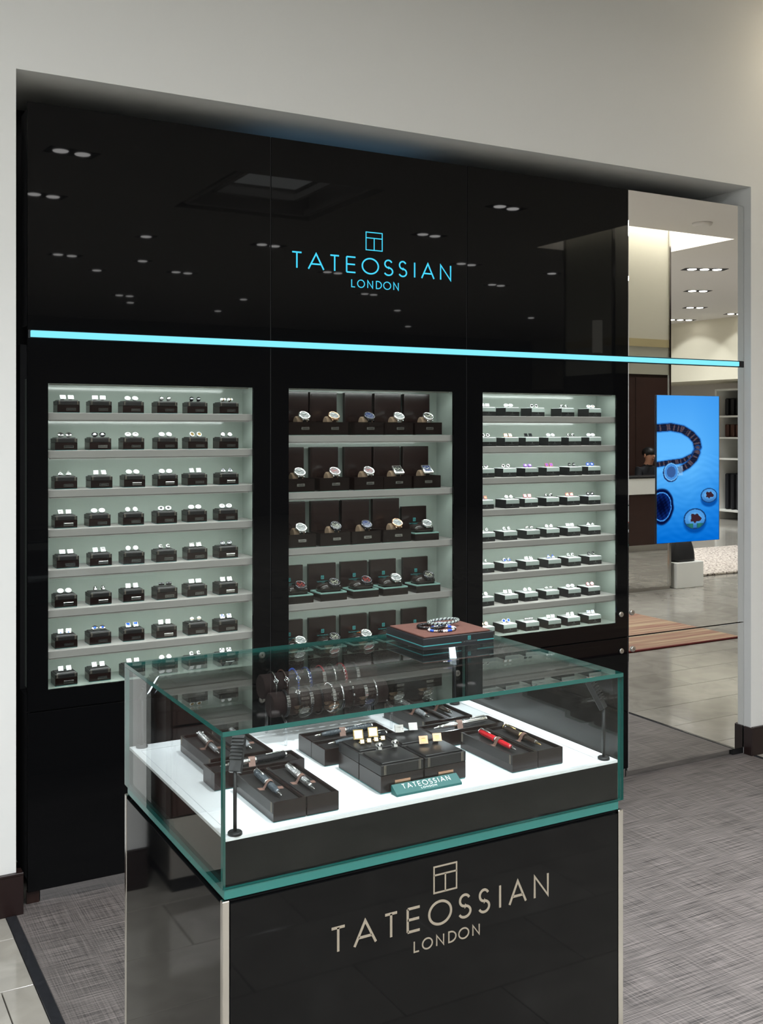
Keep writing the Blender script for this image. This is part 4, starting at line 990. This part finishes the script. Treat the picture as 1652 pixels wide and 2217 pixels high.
def bracelet(x, row, kind, band, charm, label):
    y, z = (-1.382, ZD + .0795) if row == 0 else (-1.330, ZD + .1085)
    o = thing('bracelet', label, 'bracelet', (x, y, z), 0, 'bracelets on the suede rolls')
    r = RRO + .0038
    if kind == 'braid':
        m = MB()
        for ph in (0, math.pi):
            m.tube([(.0016 * math.cos(ph + 18 * t), (r + .0014 * math.sin(ph + 18 * t)) * math.cos(t), (r + .0014 * math.sin(ph + 18 * t)) * math.sin(t)) for t in [2 * math.pi * i / 108 for i in range(108)]], .0015, 5, True)
        m.build('braided_band', band, o)
    elif kind == 'band':
        MB().tube(loop(0, 0, 0, r - .0008, 0), .0012, 6, True, rx=.003).build('leather_band', band, o) if False else MB().lathe([(RRO + .0010, -.0035), (RRO + .0030, -.0035), (RRO + .0030, .0035), (RRO + .0010, .0035)], RY(90), 36, caps=False).build('leather_band', band, o)
    elif kind == 'cord': MB().tube(loop(0, 0, 0, r, .001), .0012, 6, True).tube(loop(.003, 0, 0, r, -.001), .0012, 6, True).build('cord', band, o)
    elif kind == 'bead':
        m = MB()
        for i in range(30): m.ball((0, r * math.cos(2 * math.pi * i / 30), r * math.sin(2 * math.pi * i / 30)), .0024, n=8, m=5)
        m.build('bead_string', band, o)
    elif kind == 'dots':
        MB().tube(loop(0, 0, 0, r - .0008, 0), .0012, 6, True).build('cord', band, o)
    ch = MB(); t0 = R(152)
    def on(t, rr=0): return (0, (r + rr) * math.cos(t), (r + rr) * math.sin(t))
    if charm == 'plate':
        for k in range(5):
            t = R(140 + 9 * k); ch.cbox(-.0042, .0042, -.0024, .0024, r - .0005, r + .0026, .0008, 0, Matrix.Rotation(t - math.pi / 2, 4, 'X'))
    elif charm == 'links':
        for k in range(7):
            t = R(118 + 14 * k); ch.tube([(.0030 * math.cos(a), on(t)[1] + (.0046 * math.sin(a)) * -math.sin(t), on(t)[2] + (.0046 * math.sin(a)) * math.cos(t)) for a in [2 * math.pi * i / 10 for i in range(10)]], .0009, 5, True)
    elif charm == 'eye':
        for s_ in (1, -1): ch.tube([(s_ * .0046 * math.sin(a), (r + .001) * math.cos(R(140) + a * .13), (r + .001) * math.sin(R(140) + a * .13)) for a in [math.pi * i / 10 for i in range(11)]], .0012, 5)
        ch.ball(on(R(151), .001), .0024, n=8, m=6); ch.tube([on(R(t), .0008) for t in range(100, 141, 5)], .0013, 6); ch.tube([on(R(t), .0008) for t in range(164, 200, 5)], .0013, 6)
    elif charm == 'tube': ch.tube([on(R(t), .0006) for t in range(112, 190, 6)], .0019, 8)
    elif charm == 'studs':
        for t in (112, 140, 168): ch.ball(on(R(t), .002), .0030, n=10, m=7)
    elif charm == 'flower':
        for k in range(6): ch.ball((.0045 * math.cos(k * 1.047), on(R(128), .002)[1] + .003 * math.sin(k * 1.047), on(R(128), .002)[2] + .003 * math.sin(k * 1.047)), .0026, n=8, m=6)
    if ch.v: ch.build('silver_charm', M_silver, o)
    return o
KB = M_blackc; M_kleather = mat('black_leather_band', C(20, 19, 20), .5); M_redcord = mat('red_cord', C(150, 26, 40), .7); M_bluecord = mat('blue_cord', C(40, 60, 130), .7); M_greencord = mat('olive_cord', C(58, 66, 54), .7); M_greyband = mat('grey_band', C(96, 94, 92), .6)
for x, kind, band, charm, lb in ((.320, 'band', M_kleather, 'plate', 'black leather bracelet with silver plate at the left end of the lower roll'), (.346, 'braid', M_kleather, 'flower', 'black bracelet with silver flower knot on the lower roll'),
        (.376, 'braid', M_gunmetal, 'plate', 'dark twisted metal bracelet with silver clasp on the lower roll'), (.402, 'braid', M_blackc, None, 'plain black braided bracelet in the middle of the lower roll'), (.431, 'bead', M_silver, 'plate', 'silver beaded bracelet on the lower roll'),
        (.453, 'cord', M_gunmetal, 'tube', 'smooth silver bangle on the lower roll'), (.479, 'dots', M_kleather, 'studs', 'black cord bracelet with three silver studs'), (.511, 'bead', M_gunmetal, 'plate', 'black beaded bracelet with silver tube on the lower roll'), (.538, 'cord', M_kleather, 'tube', 'double black bracelet at the right end of the lower roll')):
    bracelet(x, 0, kind, band, charm, lb)
for x, kind, band, charm, lb in ((.313, 'cord', M_kleather, 'eye', 'silver loop bracelet on black cord at the left end of the upper roll'), (.339, 'bead', M_brownstrap, 'eye', 'brown beaded bracelet with silver loop on the upper roll'), (.367, 'bead', M_blue, 'eye', 'blue beaded bracelet with large silver loop'),
        (.397, 'cord', M_bluecord, 'links', 'blue cord bracelet with silver chain on the upper roll'), (.432, 'cord', M_redcord, 'plate', 'dark red cord bracelet with silver plate on the upper roll'), (.460, 'cord', M_greencord, 'tube', 'olive cord bracelet with silver tube on the upper roll'),
        (.486, 'cord', M_redcord, 'links', 'bright red cord bracelet with silver links on the upper roll'), (.518, 'band', M_kleather, 'plate', 'black band bracelet with wide silver plate at the right of the upper roll')):
    bracelet(x, 1, kind, band, charm, lb)

# suede topped tray on the glass with four bracelets
tx0, tx1, ty0, ty1, tz = .623, .817, -1.474, -1.304, ZT
tr = thing('presentation_tray', 'black box with brown suede top standing on the glass counter', 'tray', ((tx0 + tx1) / 2, (ty0 + ty1) / 2, tz + .0002))
hx, hy = (tx1 - tx0) / 2, (ty1 - ty0) / 2
M_tray = mat('tray_black_card', C(26, 27, 30), .4)
MB().cbox(-hx, hx, -hy, hy, .0005, .0265, .0008).build('box_body', M_tray, tr)
pad = MB(); pad.cbox(-hx + .006, hx - .006, -hy + .006, hy - .006, .0260, .0305, .0022, 0, None, 3); pad.build('suede_pad', M_taupe, tr)
ln = MB(); ln.box(-hx - .0003, -hx + .0002, -hy, hy, .0085, .0108).box(-hx - .0003, .006, -hy - .0003, -hy + .0002, .0085, .0108).box(.050, hx, -hy - .0003, -hy + .0002, .0085, .0108).box(hx - .0002, hx + .0003, -hy, hy, .0085, .0108)
ln.build('teal_line', M_tealline, tr)
em_ = MB(); stroke(em_, 'B', .0245, .0145, .0065, .0075, .0014, -hy - .0004, -hy + .0002); em_.build('emblem', M_tealline, tr)
nm_ = MB()
for ch, u, v in TATE: stroke(nm_, ch, .009 + u * .038, .0085, (v - u) * .038, .0034, .0005, -hy - .0003, -hy + .0002)
nm_.build('printed_name', M_logo, tr)
zz = tz + .0310
def ring_bracelet(cx, cy, rx, ry, kind, mats, label, z0, rz=0, tilt=0):
    o = thing('bracelet', label, 'bracelet', (cx, cy, z0), R(rz), 'bracelets on the suede tray')
    if kind == 'braid':
        for ph, mm in ((0, mats[0]), (2.1, mats[1]), (4.2, mats[0])):
            MB().tube([((rx + .0022 * math.cos(ph + 22 * t)) * math.cos(t), (ry + .0022 * math.cos(ph + 22 * t)) * math.sin(t), .0042 + .0022 * math.sin(ph + 22 * t) + tilt * math.cos(t)) for t in [2 * math.pi * i / 132 for i in range(132)]], .0018, 5, True).build('strand', mm, o)
    else:
        N = 34; ms = [MB() for _ in mats]
        for i in range(N):
            t = 2 * math.pi * i / N; k = (i * 7 // 2 + i) % len(mats); ms[k].ball((rx * math.cos(t), ry * math.sin(t), .0034 + tilt * math.cos(t)), .0033, n=8, m=6)
        for m_, mm in zip(ms, mats):
            if m_.v: tag(m_.build('bead_run', mm, o), kind='stuff')
    return o
ring_bracelet(.700, -1.385, .033, .027, 'braid', (M_kleather, M_gunmetal), 'thick black braided bracelet lying at the back of the suede tray', zz)
ring_bracelet(.704, -1.425, .033, .025, 'bead', (M_silverw, M_blue, M_silver, M_gunmetal), 'white blue and silver bead bracelet at the front of the tray', zz)
ring_bracelet(.736, -1.380, .036, .026, 'braid', (M_greyl, M_gunmetal), 'grey and black corded bracelet overlapping the others on the tray', zz + .007, -20, .003)
ring_bracelet(.730, -1.378, .022, .017, 'bead', (M_blue, M_silverw, M_gunmetal), 'small blue and white bead bracelet inside the grey corded one', zz)

# ------------------------------------------------------------------ the shop across the aisle, seen in the mirror and the black glass
cx0, cx1, cy0, cy1 = 6.09, 6.80, -4.67, -3.96
col = thing('mirror_column', 'cream and mirror clad column standing across the aisle, seen in the mirror', 'column', ((cx0 + cx1) / 2, (cy0 + cy1) / 2, 0))
def colbox(g, z0, z1, name, m): return MB().box(-.355 - g, .355 + g, -.355 - g, .355 + g, z0, z1).build(name, m, col)
colbox(0, 2.42, CEIL + .32, 'upper_casing', M_cream); colbox(.004, 2.345, 2.42, 'band', M_beigeband); colbox(-.002, 2.08, 2.345, 'lower_casing', mat('grey_cream', C(186, 186, 172), .5)); colbox(0, 0.03, 2.08, 'mirror_cladding', M_mirror); colbox(.003, 0.0006, .03, 'plinth', M_chrome)
for sx_ in (-1, 1):
    for sy_ in (-1, 1): MB().box(sx_ * .355 - .012, sx_ * .355 + .012, sy_ * .355 - .012, sy_ * .355 + .012, .031, CEIL + .31).build('corner_trim', M_chrome, col)
wl = thing('wall_lamp', 'curved cream wall light on the column', 'lamp', (5.98, -3.955, 2.40))
MB().add(*(lambda: ([(-.11 + .05 * math.cos(R(a)) * q, .01 + .06 * math.sin(R(a)) + .0, z) for z in (-.14, .16) for a in range(0, 181, 15) for q in (1,)], [(i, i + 1, i + 14, i + 13) for i in range(12)]))(), 0, True).build('shade', emitter('wall_lamp_glow', (1, .95, .8, 1), 1.4), wl)

wood2 = mat('wardrobe_wood', C(50, 32, 27), .35, noise=((2, 2, 14), .25))
wr = thing('wardrobe', 'tall dark wood wardrobe with paired doors behind the cash desk', 'wardrobe', (9.8, .05, 0))
MB().box(-1.5, 1.5, -.28, .04, .08, 2.30).box(-1.48, 1.48, -.24, .04, 0.0006, .08).build('body', wood2, wr)
for k in range(4):
    x = -1.5 + .75 * k
    d_ = MB().cbox(x + .004, x + .746, -.302, -.281, .09, 2.29, .002).build('door', wood2, wr)
    kx = x + (.70 if k % 2 == 0 else .05); MB().lathe([(.006, 0), (.006, .018), (.014, .022), (.012, .032)], T(kx, -.302, 1.70) @ RX(90), 12).build('knob', M_nickel, d_)
cd = thing('cash_desk', 'dark wood cash desk with a white band along its front', 'desk', (9.8, -1.36, 0))
MB().box(-1.3, 1.3, -.12, .12, .08, .72).build('body', wood2, cd); MB().cbox(-1.32, 1.32, -.14, .14, .725, .93, .004).build('white_band', M_white, cd); MB().cbox(-1.34, 1.34, -.15, .16, .932, .955, .003).build('desk_top', M_blackmat, cd); MB().box(-1.28, 1.28, -.11, .11, .0006, .08).build('plinth', M_chrome, cd)
st_ = thing('stool', 'low black stool with steel foot behind the cash desk', 'stool', (9.66, -.60, 0))
MB().lathe([(.18, .415), (.19, .43), (.18, .447)], None, 24).build('seat', M_bag, st_); MB().lathe([(.02, .02), (.02, .415)], None, 12).build('post', M_chrome, st_); MB().lathe([(.17, .0006), (.16, .012), (.02, .022)], None, 24).build('foot', M_chrome, st_)

def person(loc):
    V, Rr, Ed = [], [], []
    def v(p, r, par=None):
        V.append(p); Rr.append(r)
        if par is not None: Ed.append((par, len(V) - 1))
        return len(V) - 1
    pel = v((0, 0, .565), .12); sp = v((0, -.015, .75), .125, pel); chs = v((0, -.03, .93), .145, sp); nb = v((0, -.045, 1.045), .07, chs); nk = v((0, -.06, 1.09), .054, nb); jaw = v((0, -.085, 1.14), .064, nk); hm = v((0, -.078, 1.205), .082, jaw); cr = v((0, -.066, 1.262), .058, hm)
    for q in (-1, 1):
        sh_ = v((q * .165, -.035, 1.0), .062, chs); el = v((q * .225, -.10, .77), .044, sh_); fa = v((q * .17, -.24, .69), .036, el); wr_ = v((q * .115, -.335, .672), .026, fa); pa = v((q * .095, -.385, .668), .028, wr_)
        for k, (dx, L) in enumerate(((-.024, .058), (-.008, .068), (.008, .064), (.024, .052))):
            a1 = v((q * .095 + dx, -.385 - L * .5, .668), .009, pa); v((q * .095 + dx, -.385 - L, .652), .0075, a1)
        t1 = v((q * .095 - q * .034, -.385, .664), .010, pa); v((q * .095 - q * .045, -.412, .656), .008, t1)
        hp = v((q * .095, -.04, .555), .092, pel); kn = v((q * .125, -.43, .545), .062, hp); cf = v((q * .125, -.44, .34), .052, kn); an = v((q * .125, -.41, .09), .040, cf); v((q * .125, -.53, .042), .036, an)
    me = bpy.data.meshes.new('person'); me.from_pydata(V, Ed, []); o = put('person', me, None, loc)
    o.modifiers.new('skin', 'SKIN'); 
    for i, r in enumerate(Rr): me.skin_vertices[0].data[i].radius = (r, r * (.78 if i in (0, 1, 2) else 1)); 
    me.skin_vertices[0].data[0].use_root = True
    sb = o.modifiers.new('sub', 'SUBSURF'); sb.levels = 2; sb.render_levels = 2
    bpy.context.view_layer.update(); dg = bpy.context.evaluated_depsgraph_get()
    m2 = bpy.data.meshes.new_from_object(o.evaluated_get(dg)); o.modifiers.clear(); o.data = m2
    m2.materials.clear(); m2.materials.append(M_suit); m2.materials.append(M_skin)
    for p in m2.polygons:
        c = p.center; p.material_index = 1 if (c.z > 1.068 or (c.y < -.325 and c.z > .62)) else 0; p.use_smooth = True
    return o
pe = person((9.66, -.60, 0.0))
tag(pe, 'black haired person in a dark suit seated behind the cash desk, seen in the mirror', 'person')
hr = MB(); hr.ball((0, -.058, 1.232), .088, .096, .078, 18, 12); hr.build('hair', M_hair, pe)
fc = MB(); fc.ball((0, -.166, 1.185), .012, .014, .02, 10, 6); fc.build('nose', M_skin, pe)
for q in (-1, 1):
    MB().ball((q * .031, -.150, 1.205), .0115, .008, .007, 10, 6).build('eye', M_hair, pe); MB().ball((q * .083, -.075, 1.19), .010, .018, .028, 10, 6).build('ear', M_skin, pe)
MB().ball((0, -.148, 1.145), .022, .008, .006, 10, 6).build('mouth', mat('lip', C(150, 90, 82), .5), pe)

pl_ = tag(MB().cbox(6.86, 7.22, -4.22, -3.92, .0006, .25, .004).build('white_plinth', M_white), 'low white plinth beside the mirrored column carrying a black bag', 'plinth')
bg = thing('black_bag', 'soft black bag slumped on the low white plinth', 'bag', (7.03, -4.07, .2506))
bm_ = MB(); vs, fs = [], []
for i in range(9):
    f = i / 8; w = .155 * (1 - .35 * f ** 2); dd = .11 * (1 - .45 * f ** 2); z = .21 * f
    for k in range(20):
        t = 2 * math.pi * k / 20; vs.append((w * sgn_pow(math.cos(t), .55) + .02 * f, dd * sgn_pow(math.sin(t), .6), z * (1 + .05 * math.sin(3 * t))))
for i in range(8):
    for k in range(20): fs.append((i * 20 + k, i * 20 + (k + 1) % 20, (i + 1) * 20 + (k + 1) % 20, (i + 1) * 20 + k))
fs += [list(reversed(range(20))), [160 + k for k in range(20)]]
bm_.add(vs, fs, 0, True).build('bag_body', M_bag, bg)
rug1 = MB().cbox(3.75, 5.52, -3.08, -1.94, .0006, .012, .003).cbox(3.75, 5.52, -1.945, -1.925, .0006, .013, .003, 1)
tag(rug1.build('striped_rug', [stripe_mat(), mat('rug_binding', C(96, 30, 30), .9)]), 'striped red and sand rug with dark red binding reflected low in the mirror', 'rug')
tag(MB().cbox(7.55, 10.2, -6.2, -4.42, .0006, .03, .012, 0, None, 2).build('shag_rug', speck_mat()), 'pale speckled shag rug beyond the white plinth in the mirror', 'rug')
vc = thing('white_vitrine', 'white vitrine with steel legs at the edge of the shag rug', 'vitrine', (8.62, -4.05, 0))
MB().cbox(-.34, .4, -.28, .28, .03, .62, .004).build('base', M_white, vc)
for q in (-1, 1):
    for e in (-1, 1): MB().box(q * .37 - .012, q * .37 + .012, e * .30 - .012, e * .30 + .012, .0006, .90).build('leg', M_chrome, vc)
MB().cbox(-.385, .42, -.315, .315, .902, .925, .003).build('top', M_white, vc); MB().box(-.355, .355, -.292, -.288, .64, .90).build('glass', M_caseglass, vc)
un = thing('shelf_unit', 'white framed wall unit of shelves and rails along the far wall', 'shelving', (13.62, -8.0, 0))
for k in range(5): MB().box(-.3, .3, -1.5 + .74 * k, -1.46 + .74 * k, .0006, 2.25).build('upright', M_white, un)
for z in (.14, 1.03, 1.39, 1.76, 2.22): MB().box(-.298, .298, -1.459, 1.459, z, z + .03).build('shelf', M_white, un)
MB().box(.27, .3, -1.459, 1.459, .17, 2.22).build('back_panel', M_wood, un)
gme = MB().cbox(-.16, .16, -.035, .035, 0, .30, .02).mesh('folded_jacket', M_bag); gme2 = MB().cbox(-.16, .16, -.035, .035, 0, .62, .02).mesh('hanging_trousers', M_suit); gme3 = MB().cbox(-.15, .15, -.04, .04, 0, .22, .015).mesh('folded_shirt', M_brownstrap)
for k in (0, 1, 2, 3, 4, 6, 7, 8, 9, 10):
    y = -9.36 + .12 * k
    for me_, nm, z in ((gme2, 'hanging_trousers', .30), (gme3, 'folded_shirt', 1.421), (gme, 'folded_jacket', 1.791)):
        if nm == 'hanging_trousers': z = .171
        tag(put(nm, me_, None, (13.6, y, z + .0004)), {'hanging_trousers': 'pair of dark trousers on the lowest shelf of the far wall unit', 'folded_shirt': 'brown folded shirt on the middle shelf of the far wall unit', 'folded_jacket': 'black folded jacket on the upper shelf of the far wall unit'}[nm], 'clothing', {'hanging_trousers': 'trousers on the far wall unit', 'folded_shirt': 'shirts on the far wall unit', 'folded_jacket': 'jackets on the far wall unit'}[nm])
# dark drawer cabinet left of the wall end, seen in the counter's side glass
dc = thing('drawer_cabinet', 'dark wood drawer cabinet with steel handles left of the white wall end', 'cabinet', (-1.45, .08, 0))
MB().box(-1.0, 1.0, -.2, .2, .26, 2.1).build('body', wood2, dc); MB().box(-.99, .99, -.205, .2, .06, .26).build('steel_skirt', M_nickel, dc); MB().box(-.97, .97, -.17, .2, .0006, .06).build('plinth', M_blackmat, dc)
for i in range(3):
    for j in range(5):
        d_ = MB().cbox(-.99 + .66 * i, -.99 + .66 * i + .652, -.219, -.2005, .27 + .30 * j, .27 + .30 * j + .292, .002).build('drawer', wood2, dc)
        MB().cbox(-.99 + .66 * i + .16, -.99 + .66 * i + .50, -.242, -.230, .52 + .30 * j, .53 + .30 * j, .002).cbox(-.99 + .66 * i + .18, -.99 + .66 * i + .19, -.232, -.219, .52 + .30 * j, .53 + .30 * j, .001).cbox(-.99 + .66 * i + .47, -.99 + .66 * i + .48, -.232, -.219, .52 + .30 * j, .53 + .30 * j, .001).build('handle', M_chrome, d_)
